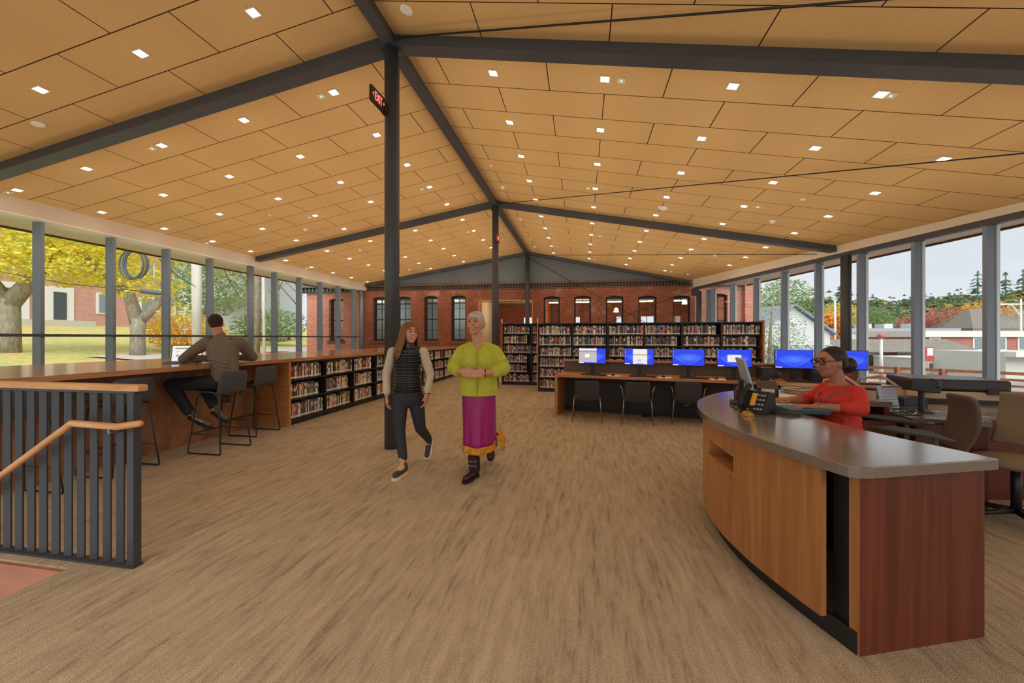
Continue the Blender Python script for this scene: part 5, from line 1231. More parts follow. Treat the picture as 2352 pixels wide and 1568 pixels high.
# --- woman in red at the service desk
Z4 = 3.08
sf = thing('person', 'seated woman in red top with dark bun and glasses typing at the service desk', 'person', C2W((1920-1176)/900*Z4, Z4), YAW)
b = MB(); hc = Vector((-.045, 0, 1.235)); hy = R(-90+6); M_, g_ = headbits(b, hc, hy, 1.02, R(6))
b.cap((.02, 0, 1.04), hc+Vector((.03, 0, -.05)), .052, .05)
b.ell((.03, 0, .95), (.10, .13, .14)); b.ell((.03, 0, .76), (.10, .12, .16)); b.ell((.03, 0, .60), (.13, .15, .12))
sN, eN, wN = (.05, -.16, 1.0), (.0, -.22, .90), (-.27, -.14, .905); sF, eF, wF = (.03, .16, 1.0), (-.03, .22, .91), (-.25, .16, .91)
b.chain([(.05, -.12, .98), eN, wN], [.04, .036, .027]); b.chain([(.03, .12, .98), eF, wF], [.04, .036, .027])
hand(b, wN, (-1, .1, .05), (0, 0, -1), (.1, 1, 0), 1.0, .4); hand(b, wF, (-1, 0, .02), (0, 0, -1), (.1, -1, 0), 1.0, .4)
for s_ in (-1, 1): b.chain([(.04, s_*.09, .56), (-.24, s_*.1, .56), (-.22, s_*.1, .12)], [.085, .06, .04]); b.cap((-.22, s_*.1, .05), (-.28, s_*.1, .04), .04, .035)
b.build('body', SK4, sf, voxel=.006, sm=3); facebits(sf, M_, g_, 1.02, False, True, hy)
M_red = mat('coral_red_jersey', srgb(206, 56, 46), .8, var=.1, vs=12)
b = MB(); b.loft([(.55, .15, .165, .03, 0), (.65, .135, .15, .035, 0), (.78, .118, .135, .035, 0), (.88, .125, .15, .01, 0), (.94, .13, .16, .005, 0), (1.0, .105, .155, .03, 0), (1.04, .08, .11, .035, 0), (1.065, .055, .065, .035, 0)]); b.ell((-.05, -.055, .92), (.065, .065, .07)); b.ell((-.05, .055, .92), (.065, .065, .07))
b.chain([(.05, -.13, 1.0), eN, (-.10, -.20, .905)], [.062, .052, .044], 16); b.chain([(.03, .13, 1.0), eF, (-.12, .2, .912)], [.062, .052, .044], 16)
for k in range(5): b.cap((-.04, -.118, .80-.035*k), (.10, -.12, .84-.04*k), .010, .008, 8)
b.build('red_top', M_red, sf, voxel=.009, sm=2)
b = MB(); b.chain([(.03, 0, .58), (.03, 0, .5)], [.16, .15]); 
for s_ in (-1, 1): b.chain([(.04, s_*.09, .56), (-.24, s_*.1, .56), (-.22, s_*.1, .16)], [.095, .07, .05], 14)
b.build('trousers', M_jean, sf, voxel=.01)
M_hair4 = mat('black_brown_hair', srgb(38, 30, 28), .5, bump=.5, bs=60)
b = MB(); G = lambda x, y, z: M_ @ Vector((x, y, z)); b.ell(G(0, .03, .028), (.087, .10, .092), hy, n=20); b.ell(G(0, .07, -.03), (.07, .05, .06), hy, n=14); b.ell(G(0, .165, -.045), (.048, .05, .06), hy, n=14); b.cap(G(0, .11, -.02), G(0, .14, -.04), .035, .03); b.build('hair', M_hair4, sf, voxel=.006, sm=2)
b = MB(); b.tube([(.06, -.07, 1.06), (-.0, -.1, 1.04), (-.10, -.06, .97), (-.13, -.01, .88)], .006, 6); b.tube([(.06, .05, 1.06), (-.02, .07, 1.03), (-.11, .04, .97), (-.13, -.0, .88)], .006, 6); b.build('lanyard', mat('grey_lanyard', srgb(110, 100, 104), .7), sf, smooth=True)
MB().tube([(wN[0]+.02, wN[1]+.032*math.cos(a), wN[2]+.032*math.sin(a)) for a in [i*math.pi/6 for i in range(13)]], .004, 6).build('bracelet', M_chrome, sf, smooth=True)
MB().box(-.19, -.2, .42, .26, .2, .5)
# ------------------------------------------------------------------ outside
rg = random.Random(11)
M_bark = mat('grey_bark', srgb(150, 142, 128), .9, var=.3, vs=14, bump=.6, bs=20, vscale=(1, 1, .3))
def leafm(n, c, v=.3):
    m = mat(n, srgb(*c), .7, var=v, vs=1.2); t_ = m.node_tree; pr = t_.nodes['Principled BSDF']; tl = t_.nodes.new('ShaderNodeBsdfTranslucent'); tl.inputs[0].default_value = (*srgb(*c), 1)
    mx = t_.nodes.new('ShaderNodeMixShader'); mx.inputs[0].default_value = .45; t_.links.new(pr.outputs[0], mx.inputs[1]); t_.links.new(tl.outputs[0], mx.inputs[2]); t_.links.new(mx.outputs[0], t_.nodes['Material Output'].inputs[0]); return m
M_yel1 = leafm('yellow_leaves', (250, 228, 96), .15); M_yel2 = leafm('yellow_green_leaves', (208, 220, 104), .2); M_org = leafm('orange_leaves', (240, 182, 92), .2)
M_gr1 = leafm('green_leaves', (140, 164, 106), .2); M_pine = leafm('pine_needles', (100, 128, 100), .3); M_redl = leafm('red_leaves', (204, 136, 120), .25); M_sage = leafm('sage_leaves', (168, 186, 150), .2)
def leaf_cloud(blobs, n, size, rnd):
    b = MB(); tot = sum(q[3]*q[4]*q[5] for q in blobs)
    for (x, y, z, rx, ry, rz) in blobs:
        for _ in range(max(3, int(n*rx*ry*rz/tot))):
            while True:
                p = Vector((rnd.uniform(-1, 1), rnd.uniform(-1, 1), rnd.uniform(-1, 1)))
                if .25 < p.length < 1: break
            p = Vector((x+p.x*rx, y+p.y*ry, z+p.z*rz)); s_ = size*rnd.uniform(.6, 1.4)
            a = Vector((rnd.uniform(-1, 1), rnd.uniform(-1, 1), rnd.uniform(-.4, .4))).normalized(); c = a.cross(Vector((rnd.uniform(-1, 1), rnd.uniform(-1, 1), rnd.uniform(-1, 1)))).normalized()
            b.add([p-a*s_, p+c*s_*.6, p+a*s_, p-c*s_*.6], [(0, 1, 2, 3)], rnd.randrange(3))
    return b
def tree(nm, lab, loc, trunk, blobs, n, size, leaves, group=None, seed=1):
    t = thing(nm, lab, 'tree', loc, 0, group); rnd = random.Random(seed)
    b = MB()
    for pts, rs in trunk: b.tube(pts, rs, 10)
    b.build('trunk', M_bark, t, smooth=True)
    leaf_cloud(blobs, n, size, rnd).build('foliage', leaves, t)
    return t
def gz(v): # lawn height on the left
    d = -10.8-v
    return .25+min(max(d, 0), 24)*.052+min(max(d-24, 0), 22)*.09
# ground left
M_lawn = mat('lawn_with_leaves', srgb(150, 168, 96), .95, var=.25, vs=1.5)
def lawnm():
    m, t, p = _new('lawn_with_fallen_leaves'); N = t.nodes; L = t.links
    c = N.new('ShaderNodeTexCoord'); n = N.new('ShaderNodeTexNoise'); n.inputs['Scale'].default_value = .5; n.inputs['Detail'].default_value = 5; L.new(c.outputs['Object'], n.inputs['Vector'])
    vz = N.new('ShaderNodeTexVoronoi'); vz.inputs['Scale'].default_value = 9; L.new(c.outputs['Object'], vz.inputs['Vector'])
    ad = N.new('ShaderNodeMath'); ad.operation = 'ADD'; L.new(n.outputs['Fac'], ad.inputs[0]); L.new(vz.outputs['Color'], ad.inputs[1])
    ra = N.new('ShaderNodeValToRGB'); e = ra.color_ramp.elements; e[0].position = .38; e[0].color = (*srgb(150, 172, 104), 1); e[1].position = .62; e[1].color = (*srgb(222, 176, 104), 1); e3 = ra.color_ramp.elements.new(.5); e3.color = (*srgb(190, 188, 116), 1)
    mu = N.new('ShaderNodeMath'); mu.operation = 'MULTIPLY'; mu.inputs[1].default_value = .5; L.new(ad.outputs[0], mu.inputs[0]); L.new(mu.outputs[0], ra.inputs[0]); L.new(ra.outputs[0], p.inputs['Base Color']); p.inputs['Roughness'].default_value = 1; return m
b = MB(); b.grid(lambda a, c: (-10.9-a*60, -8+c*100, gz(-10.9-a*60)), 20, 8); o = b.build('lawn', lawnm()); o['kind'] = 'structure'
b = MB(); b.grid(lambda a, c: (-16-a*3, 12+c*60, gz(-16-a*3)+.06), 3, 10); o = b.build('pavement', mat('pavement_grey', srgb(190, 184, 180), .9)); o['kind'] = 'structure'
# brick house on the left
t = thing('brick_house', 'brick town house with white doors seen through yellow leaves at left', 'building', (-47, 27, gz(-47)-.2))
MB().box(-8, -14, 0, 0, 14, 11).build('wall', M_brickfar, t)
for y in (-2.1, .9):
    MB().box(0, y-1.0, .6, .12, y+1.0, 3.7).build('door_surround', M_white, t); MB().box(.12, y-.45, .7, .16, y+.45, 3.2).build('door', mat('dark_door', srgb(70, 80, 84), .4), t)
for y in (-11, -7.6, 4.4, 8.2, 11.8):
    for z in (1.4, 5.2, 8.4):
        q = MB().box(0, y-.75, z, .1, y+.75, z+2.1).build('window', M_white, t); MB().box(.1, y-.55, z+.15, .13, y+.55, z+1.95).build('pane', mat('far_pane', srgb(130, 144, 150), .2), q)
for y in (-4.2, -1, 2): 
    q = MB().box(0, y-.75, 5.4, .1, y+.75, 7.5).build('window', M_white, t); MB().box(.1, y-.55, 5.55, .13, y+.55, 7.3).build('pane', mat('far_pane', srgb(130, 144, 150), .2), q)
MB().box(-8.2, -14.2, 11, .3, 14.2, 11.3).build('cornice', M_white, t)
MB().box(0, -3.4, 0, 1.6, 2.6, .6).build('stone_step', mat('stone_step', srgb(196, 190, 176), .9), t)
# left trees
p = C2W(-1.285*15.5, 15.5); z0 = gz(p[0])
tree('maple_tree', 'thick-trunked yellow maple outside the leftmost window pane', (p[0], p[1], z0-.3), [([(0, 0, 0), (.05, 0, 1.6), (.0, 0, 2.4)], [.36, .30, .30]), ([(0, 0, 2.2), (.5, .5, 3.4), (1.0, 1.0, 5.5)], [.32, .24, .15]), ([(0, 0, 2.2), (-.7, -.4, 3.6), (-1.2, -.6, 6)], [.28, .2, .12])],
     [(.2, .3, 5.0, 3.2, 3.4, 1.1), (.5, 1.5, 4.0, 1.8, 2.2, .55), (0, 0, 6.6, 3.2, 3.2, 1.6)], 9000, .085, [M_yel1, M_yel2, M_yel1], seed=2)
p = C2W(-.955*16.5, 16.5); z0 = gz(p[0])
tree('maple_tree', 'forked yellow maple outside the third window pane from left', (p[0], p[1], z0-.3), [([(0, 0, 0), (0, 0, 1.3), (.05, 0, 1.9)], [.27, .24, .25]), ([(0, 0, 1.7), (-.45, .0, 2.9), (-1.9, -.6, 4.4), (-3.6, -1.2, 5.2)], [.26, .2, .12, .06]), ([(0, 0, 1.7), (.6, .3, 2.5), (1.0, .6, 4.4)], [.22, .16, .09])],
     [(-2.4, -1, 4.1, 3.0, 2.6, .95), (-.2, .3, 3.4, 1.8, 1.5, .8), (-1.0, 0, 5.4, 3.6, 3.0, 1.2), (.8, .9, 2.2, .9, .8, .5)], 10500, .08, [M_yel1, M_yel2, M_yel1], seed=3)
p = C2W(-.80*24, 24); z0 = gz(p[0])
tree('shrub_tree', 'small sage-green tree left of the white pole', (p[0], p[1], z0-.2), [([(0, 0, 0), (.3, 0, 2), (1.0, 0, 4)], [.12, .09, .05])], [(.6, 0, 4.0, 2.6, 2.0, 2.1)], 3500, .10, [M_sage, M_gr1, M_sage], seed=4)
p = C2W(-.83*20, 20); z0 = gz(p[0])
tree('orange_shrub', 'low orange-yellow shrub outside beside the seated man', (p[0], p[1], z0-.1), [([(0, 0, 0), (0, 0, 1)], [.08, .04])], [(0, 0, 1.1, 1.9, 1.6, 1.0)], 3200, .07, [M_org, M_yel1, M_org], seed=5)
p = C2W(-.77*28, 28); z0 = gz(p[0])
tree('orange_tree', 'tall orange-yellow tree behind the white pole', (p[0], p[1], z0-.1), [([(0, 0, 0), (0, 0, 6)], [.2, .1])], [(0, 0, 7.2, 3.2, 3, 2.6)], 3500, .12, [M_org, M_yel1, M_yel1], seed=6)
for i, (tx, Zt, rr, lab) in enumerate(((-.655, 19, .16, 'bare grey trunk right of the round column outside'), (-.545, 24, .13, 'thin bare trunk outside beyond the sixth mullion'), (-.60, 34, .12, 'slender bare tree far up the street'), (-.57, 40, .12, 'slim bare tree by the brick wall corner'), (-.68, 30, .1, 'thin bare tree in front of the grey house'))):
    p = C2W(tx*Zt, Zt); z0 = gz(p[0]); tr = [([(0, 0, -.5), (.1, 0, 4), (0, .1, 9)], [rr*1.2, rr, rr*.5])]; rnd = random.Random(i)
    for k in range(26):
        h = rnd.uniform(2.5, 8.5); a = rnd.uniform(0, 6.28); L_ = rnd.uniform(.8, 2.2)
        tr.append(([(0, 0, h), (L_*.5*math.cos(a), L_*.5*math.sin(a), h+L_*.5), (L_*math.cos(a+.3), L_*math.sin(a+.3), h+L_*1.1)], [.035, .022, .008]))
    t = thing('bare_tree', lab, 'tree', (p[0], p[1], z0), 0, 'bare trees beyond the left windows'); b = MB()
    for pts, rs in tr: b.tube(pts, rs, 6)
    b.build('trunk', M_bark, t, smooth=True)
    leaf_cloud([(0, 0, 5.5, 1.8, 1.8, 2.5)], 500, .05, rnd).build('sparse_leaves', [M_gr1, M_sage, M_org], t)
p = C2W(-.52*30, 30); t = thing('hedge', 'dark green hedge along the street beyond the left windows', 'hedge', (p[0], p[1], gz(p[0]))); leaf_cloud([(-2.5, -1, 1.6, 3.2, 1.6, 1.3), (2, 1, 1.8, 2.6, 1.6, 1.3)], 5000, .1, random.Random(8)).build('foliage', [M_gr1, M_sage, M_gr1], t)
# utility poles and wires
M_pole = mat('pale_weathered_pole', srgb(226, 222, 216), .8, var=.15, vs=4, vscale=(1, 1, .2))
for tx, Zt, r_, lab, nm in ((-.802, 14.5, .155, 'pale thick utility pole beyond the fourth window', 'utility_pole'), (-.632, 19, .07, 'thin white pole behind the grey trunk', 'street_pole')):
    p = C2W(tx*Zt, Zt); tag(MB().tube([(0, 0, -1), (-.06, 0, 4), (-.18, 0, 9)], [r_*1.05, r_, r_*.9], 14).build(nm, M_pole, loc=(p[0], p[1], gz(p[0])), smooth=True), lab, 'pole')
c0 = Vector(C2W((301-1176)/900*12.5, 12.5, 1.42+(776-607)/900*12.5)); b = MB(); ex = Vector((math.cos(YAW), math.sin(YAW), 0)); rc = random.Random(2)
for k in range(9):
    j = rc.uniform(-.03, .03); b.tube([c0+ex*((.36+j)*math.cos(a))+Vector((0, 0, (.45+j)*math.sin(a)))+Vector((.03*k, .0, 0)) for a in [i*math.pi/14 for i in range(29)]], .018, 6, False)
tag(b.build('cable_coil', mat('cable_grey', srgb(84, 88, 94), .5), smooth=True), 'coil of spare grey cable hanging from the overhead line outside', 'cable coil')
q = lambda px, py, Z: C2W((px-1176)/900*Z, Z, 1.42+(776-py)/900*Z)
tag(MB().cap(q(326, 668, 13), q(366, 673, 13.3), .08, .08, 12).build('cable_splice', mat('splice_grey', srgb(110, 114, 120), .4), smooth=True), 'grey cylindrical cable splice on the overhead line outside', 'cable splice')
for i, (a, c, lab) in enumerate(((q(-60, 613, 13), q(366, 673, 13.3), 'overhead wire running to the cable splice'), (q(366, 595, 12.6), q(450, 658, 14.4), 'overhead wire sagging down to the pale pole'), (q(300, 560, 12.5), q(520, 585, 16), 'overhead wire above the coil'), (q(505, 600, 15), q(545, 672, 18), 'wire dropping toward the grey house'))):
    m_ = (Vector(a)+Vector(c))/2+Vector((0, 0, -.12)); tag(MB().tube([a, m_, c], .012, 5).build('overhead_wire', M_black, smooth=True), lab, 'wire', 'overhead wires')
# grey house with balcony
p = C2W(-.715*33, 33); t = thing('grey_house', 'pale grey clapboard house with a balcony beyond the left windows', 'building', (p[0], p[1], gz(p[0])+.6), YAW)
M_gh = mat('pale_grey_siding', srgb(186, 194, 200), .8)
MB().box(-4.5, 0, 0, 2.0, 7, 7.5).build('wall', M_gh, t); MB().box(-2, -1.4, 2.9, 2.0, 0, 3.05).build('balcony_floor', M_white, t)
b = MB()
for k in range(22): b.box(-2+.18*k, -1.4, 3.05, -2+.18*k+.04, -1.36, 3.9)
b.box(-2, -1.42, 3.9, 2, -1.34, 3.98); b.build('balcony_railing', M_white, t)
for x, z in ((-1.2, 4.4), (-1.6, 1.0), (-3.6, 4.3)):
    o = MB().box(x-.6, -.06, z, x+.6, 0, z+1.3).build('window', M_white, t); MB().box(x-.5, -.09, z+.1, x+.5, -.06, z+1.2).build('pane', mat('far_pane', srgb(130, 144, 150), .2), o)
b = MB(); b.prism([(-4.9, -.5), (2.4, -.5), (2.4, 7.5), (-4.9, 7.5)], 7.5, 7.9); b.build('roof', mat('grey_roof', srgb(120, 126, 132), .9), t)
def car(nm, lab, loc, rz, m):
    t = thing(nm, lab, 'car', loc, rz)
    prof = [(-2.1, .25), (-2.15, .65), (-1.9, .85), (-1.1, .95), (-.5, 1.4), (.8, 1.42), (1.4, 1.0), (2.0, .9), (2.15, .6), (2.1, .25)]
    b = MB(); n = len(prof); vs = [(x, -.85, z) for x, z in prof]+[(x, .85, z) for x, z in prof]; b.add(vs, [tuple(range(n)), tuple(range(2*n-1, n-1, -1))]+[(i, n+i, n+(i+1) % n, (i+1) % n) for i in range(n)]); b.build('body', m, t, bevel=.05)
    MB().box(-.9, -.86, .98, 1.15, .86, 1.3).build('side_window', M_black, t)
    for x in (-1.35, 1.35):
        for y in (-.8, .8): MB().tube([(x, y-.1, .32), (x, y+.1, .32)], .32, 16).build('wheel', M_black, t)
p = C2W(-.725*45, 45, 0); car('parked_car', 'silver car parked on the slope behind the seated man', (p[0], p[1], gz(p[0])+.0), 1.2, mat('silver_paint', srgb(196, 200, 206), .3, metal=.3))
p = C2W(-.625*22, 22, 0); car('parked_car', 'red car low outside between round column and sixth mullion', (p[0], p[1], gz(p[0])-1.35), .3, mat('red_paint', srgb(170, 40, 50), .3))
# ---------------- right side
GR = -2.4
b = MB(); b.box(7.0, -40, GR-.3, 260, 17.5, GR); b.box(7.0, 17.5, GR-.3, 260, 300, GR); o = b.build('street_ground', mat('street_asphalt', srgb(150, 148, 146), .95)); o['kind'] = 'structure'
# wooden deck railing
t = thing('deck_railing', 'brown wooden slatted deck railing outside the right windows', 'railing', C2W(9.9, 11, 0)); a0 = Vector(C2W(9.2, 11.6)); a1 = Vector(C2W(11.6, 8.4)); o0 = Vector(C2W(9.9, 11, 0)); d = (a1-a0)
M_deckw = mat('reddish_deck_wood', srgb(160, 104, 76), .8, var=.2, vs=10)
for k in range(6):
    b = MB(); z = .62-.14*k; b.seg((a0-o0).xy, (a1-o0).xy, .04, z-.035, z+.02 if k else z+.035); b.build('rail', M_deckw, t)
for k in range(6):
    p_ = a0+d*k/5-o0; MB().box(p_.x-.05, p_.y-.05, -.6, p_.x+.05, p_.y+.05, .66).build('post', M_deckw, t)
b = MB(); b.seg((a0-o0).xy, (a1-o0).xy, .05, -.35, -.2, off=.0); b.tube([a0+d*.42-o0+Vector((0, 0, .0)), a0+d*.62-o0+Vector((0, 0, .6))], .03, 6); b.build('brace', M_deckw, t)
# shops
def q2(px, Z): return C2W((px-1176)/900*Z, Z)
M_shing = mat('grey_shake_roof', srgb(128, 122, 112), .95, var=.4, vs=3, vscale=(1, 6, 6), bump=.8, bs=6)
M_wwall = mat('white_siding', srgb(206, 208, 208), .85)
t = thing('shop_row', 'long low shop row with shingled roof and white walls outside right windows', 'building', q2(2080, 46)+() if False else C2W((2080-1176)/900*46, 46, GR), YAW)
MB().box(-9, 0, 0, 9.0, 8, 2.3).build('wall', M_wwall, t)
b = MB(); b.add([(-9.6, -1.2, 2.3), (7.6, -1.2, 2.3), (6.2, 1.2, 3.65), (-9.6, 1.2, 3.65), (-9.6, -1.2, 2.2), (7.6, -1.2, 2.2), (7.6, 8, 2.2), (-9.6, 8, 2.2), (6.2, 8, 3.65), (-9.6, 8, 3.65)], [(0, 1, 2, 3), (4, 7, 6, 5), (0, 4, 5, 1), (3, 2, 8, 9), (1, 5, 6, 8, 2), (0, 3, 9, 7, 4), (9, 8, 6, 7)]); b.build('roof', M_shing, t)
for x0, x1 in ((-3.0, -1.0), (4.6, 6.2)): MB().box(x0, -.06, 0, x1, 0, 2.4).build('brick_bay', M_brickfar2, t)
for x0, x1, z0, z1 in ((-5.1, -3.5, .3, 1.8), (-.2, .5, .2, 1.5), (2.2, 3.4, .5, 1.9), (5.2, 5.9, .9, 1.6)):
    o = MB().box(x0-.12, -.08, z0-.12, x1+.12, 0, z1+.12).build('window', M_white, t); MB().box(x0, -.12, z0, x1, -.08, z1).build('pane', mat('shop_pane', srgb(90, 100, 96), .2), o)
MB().box(-2.6, -.14, .9, -1.4, -.08, 1.5).build('notice_board', M_white, t)
t = thing('shop_sign', 'red and white sign board on a black post outside', 'sign', C2W((2128-1176)/900*36, 36, GR), YAW)
MB().tube([(-.35, 0, 0), (-.35, 0, 3.5)], .07, 8).build('post', M_black, t); MB().box(-.1, -.05, 1.7, .65, .05, 3.0).build('board', mat('sign_red', srgb(180, 70, 60), .6), t); MB().box(.0, -.07, 2.2, .55, -.05, 2.9).build('panel', M_white, t)
t = thing('beige_annex', 'beige low annex with white-framed windows in front of brick block', 'building', C2W((2200-1176)/900*40, 40, GR), YAW)
MB().box(-4.0, 0, 0, 3.4, 5, 1.7).build('wall', mat('beige_siding', srgb(196, 194, 180), .85), t); MB().box(-4.1, -.1, 1.7, 3.5, 5, 1.82).build('trim', M_white, t)
for x0, x1 in ((-3.0, -1.2), (1.9, 3.2)):
    o = MB().box(x0-.12, -.08, .3, x1+.12, 0, 1.35).build('window', M_white, t); MB().box(x0, -.12, .42, x1, -.08, 1.23).build('pane', mat('shop_pane2', srgb(110, 96, 90), .2), o)
t = thing('brick_block', 'red brick block with white windows and white roof band at far right', 'building', C2W((2320-1176)/900*56, 56, GR), YAW)
MB().box(-13, 0, 0, 16, 10, 3.95).build('wall', M_brickfar2, t); MB().box(-13.3, -.3, 3.95, 16, 10, 4.85).build('roof_band', M_white, t)
for x in (-10.8, -4.6, -1.4, 1.8, 5, 8):
    o = MB().box(x-.8, -.1, 2.1, x+.8, 0, 3.9).build('window', M_white, t); MB().box(x-.55, -.14, 2.25, x+.55, -.1, 3.75).build('pane', mat('far_pane', srgb(130, 144, 150), .2), o)
t = thing('warehouse', 'long white flat-roofed building behind the shops', 'building', C2W((2080-1176)/900*72, 72, GR), YAW)
MB().box(-14, 0, 0, 10, 10, 4.8).build('wall', M_wwall, t); MB().box(-14, -.2, 4.8, 10, 10, 5.6).build('roof', mat('pale_roof', srgb(170, 176, 184), .8), t)
for x in (-6, -2, 3): MB().box(x, 2, 5.6, x+1.6, 4, 6.5).build('roof_unit', M_wwall, t)
t = thing('awning_building', 'building with white awning band at the right frame edge', 'building', C2W((2352-1176)/900*34, 34, GR), YAW)
MB().box(-1.6, 0, 0, 6, 6, 2.6).build('wall', mat('beige_wall2', srgb(206, 204, 192), .9), t); MB().box(-1.7, -.8, 2.2, 6, 0, 2.65).build('awning', M_white, t)
t = thing('grey_roof_house', 'grey-shingled house roof with chimney vent at far right', 'building', C2W((2330-1176)/900*85, 85, GR), YAW)
b = MB(); b.add([(-9, 0, 6), (10, 0, 6), (10, 10, 6), (-9, 10, 6), (-4, 5, 10.5), (8, 5, 10.5), (-9, 0, 0), (10, 0, 0), (10, 10, 0), (-9, 10, 0)], [(0, 1, 5, 4), (1, 2, 5), (2, 3, 4, 5), (3, 0, 4), (0, 6, 7, 1), (1, 7, 8, 2), (2, 8, 9, 3), (3, 9, 6, 0)]); b.build('roof', M_shing, t)
# white gabled house with conservatory
t = thing('white_gabled_house', 'white gabled house with a glass conservatory outside right windows', 'building', C2W((1822-1176)/900*30, 30, GR), YAW+R(4))
w = 3.0; b = MB(); G5 = [(-w, 0, 0), (w, 0, 0), (w, 0, 4.2), (0, 0, 6.2), (-w, 0, 4.2)]
b.add(G5+[(x, 9, z) for x, y, z in G5], [(0, 1, 2, 3, 4), (9, 8, 7, 6, 5)]+[(i, i+5, (i+1) % 5+5, (i+1) % 5) for i in range(5)]); b.build('wall', M_wwall, t)
b = MB()
for s_ in (-1, 1): b.add([(0, -.3, 6.3), (0, 9.2, 6.3), (s_*(w+.3), 9.2, 4.05), (s_*(w+.3), -.3, 4.05), (0, -.3, 6.42), (0, 9.2, 6.42), (s_*(w+.3), 9.2, 4.2), (s_*(w+.3), -.3, 4.2)], [(0, 1, 2, 3), (7, 6, 5, 4), (0, 4, 5, 1), (1, 5, 6, 2), (2, 6, 7, 3), (3, 7, 4, 0)])
b.build('roof', mat('blue_grey_roof', srgb(140, 152, 166), .8), t)
MB().box(-1.9, -1.6, 0, 2.4, 0, 1.5).build('lower_storey', M_wwall, t)
MB().box(-1.9, -1.7, 1.5, 2.4, 0, 1.7).build('ledge', mat('grey_ledge', srgb(150, 156, 162), .7), t)
b = MB(); gl_ = MB()
for k in range(6):
    x = -1.8+.83*k; b.tube([(x, -1.5, 1.7), (x, -1.5, 2.6), (x, -1.3, 3.0), (x, -.8, 3.25), (x, 0, 3.35)], .045, 6)
for z, y in ((2.6, -1.5), (1.75, -1.5), (3.3, -.4)): b.tube([(-1.8, y, z), (2.35, y, z)], .04, 6)
b.build('conservatory_frame', M_white, t); gl_.grid(lambda a, c: (-1.8+4.15*a, -1.45 if c < .5 else -1.45+1.45*(c-.5)*2, 1.7+.95*min(c*2, 1)+(.68*math.sin((c-.5)*math.pi) if c > .5 else 0)), 5, 8).build('conservatory_glass', mat('pale_glass', srgb(140, 162, 170), .15), t)
for x in (-1.3, 1.0): o = MB().box(x-.55, -1.66, .1, x+.55, -1.6, 1.35).build('window', mat('white_frame2', srgb(236, 236, 232), .6), t); MB().box(x-.42, -1.69, .2, x+.42, -1.66, 1.3).build('pane', mat('far_pane', srgb(130, 144, 150), .2), o)
MB().box(-.35, -.06, 4.9, .35, 0, 5.25).build('gable_vent', M_white, t)
p = C2W((1765-1176)/900*24, 24, GR); tree('birch_tree', 'pale green thin-leaved tree in front of the gabled house', p, [([(0, 0, 0), (.1, 0, 4), (.3, 0, 6.5)], [.14, .09, .03])], [(0, 0, 4.6, 2.0, 1.7, 2.4), (.6, 0, 3.0, 2.0, 1.5, 1.5)], 4200, .055, [M_sage, M_gr1, M_sage], seed=21)
# utility poles on the right
for px_, Zt, h, lab in ((1918, 50, 8.6, 'pale utility pole before the hill, left of the round column'), (2024, 34, 4.0, 'thin pole with a round red top among the shops'), (2345, 60, 9.8, 'utility pole with crossarm at the far right')):
    p = C2W((px_-1176)/900*Zt, Zt, GR); t = thing('utility_pole', lab, 'pole', p, YAW)
    MB().tube([(0, 0, 0), (0, 0, h)], [.14, .1], 10).build('pole', M_pole, t, smooth=True)
    if h > 9: MB().box(-4, -.06, h-.9, .3, .06, h-.7).build('crossarm', M_pole, t); MB().tube([(-1.5, 0, h-.8), (0, 0, h-2.6)], .06, 6).build('brace', M_pole, t)
    if h < 5: MB().ell((0, 0, h), (.3, .3, .25)).build('ball', mat('ball_red', srgb(180, 110, 100), .6), t)
# wooded hill
def hillz(px): 
    f = [(1640, 700), (1740, 690), (1800, 676), (1880, 672), (1960, 672), (2060, 676), (2150, 668), (2230, 660), (2352, 655), (2600, 650)]
    for i in range(len(f)-1):
        if f[i][0] <= px <= f[i+1][0]: s_ = (px-f[i][0])/(f[i+1][0]-f[i][0]); return f[i][1]*(1-s_)+f[i+1][1]*s_
    return 660
b = MB(); HZ = 170
def hf(a, c):
    px = 1560+1100*a; Z = 105+c*90; top = (776-hillz(px))/900*195+1.42-8
    x, y, _ = C2W((px-1176)/900*Z, Z); return (x, y, GR+(top-GR)*(c**1.0))
b.grid(hf, 40, 10); o = b.build('hill', leafm('hill_ground', (108, 118, 84), .3)); o['kind'] = 'structure'
fb = MB(); rnd = random.Random(5)
HM = [M_gr1, M_pine, leafm('autumn_gold', (196, 172, 84), .2), leafm('autumn_rust', (176, 116, 76), .2), M_sage, leafm('deep_green', (96, 120, 76), .25)]  # hill foliage colours lightened to put distance haze into them
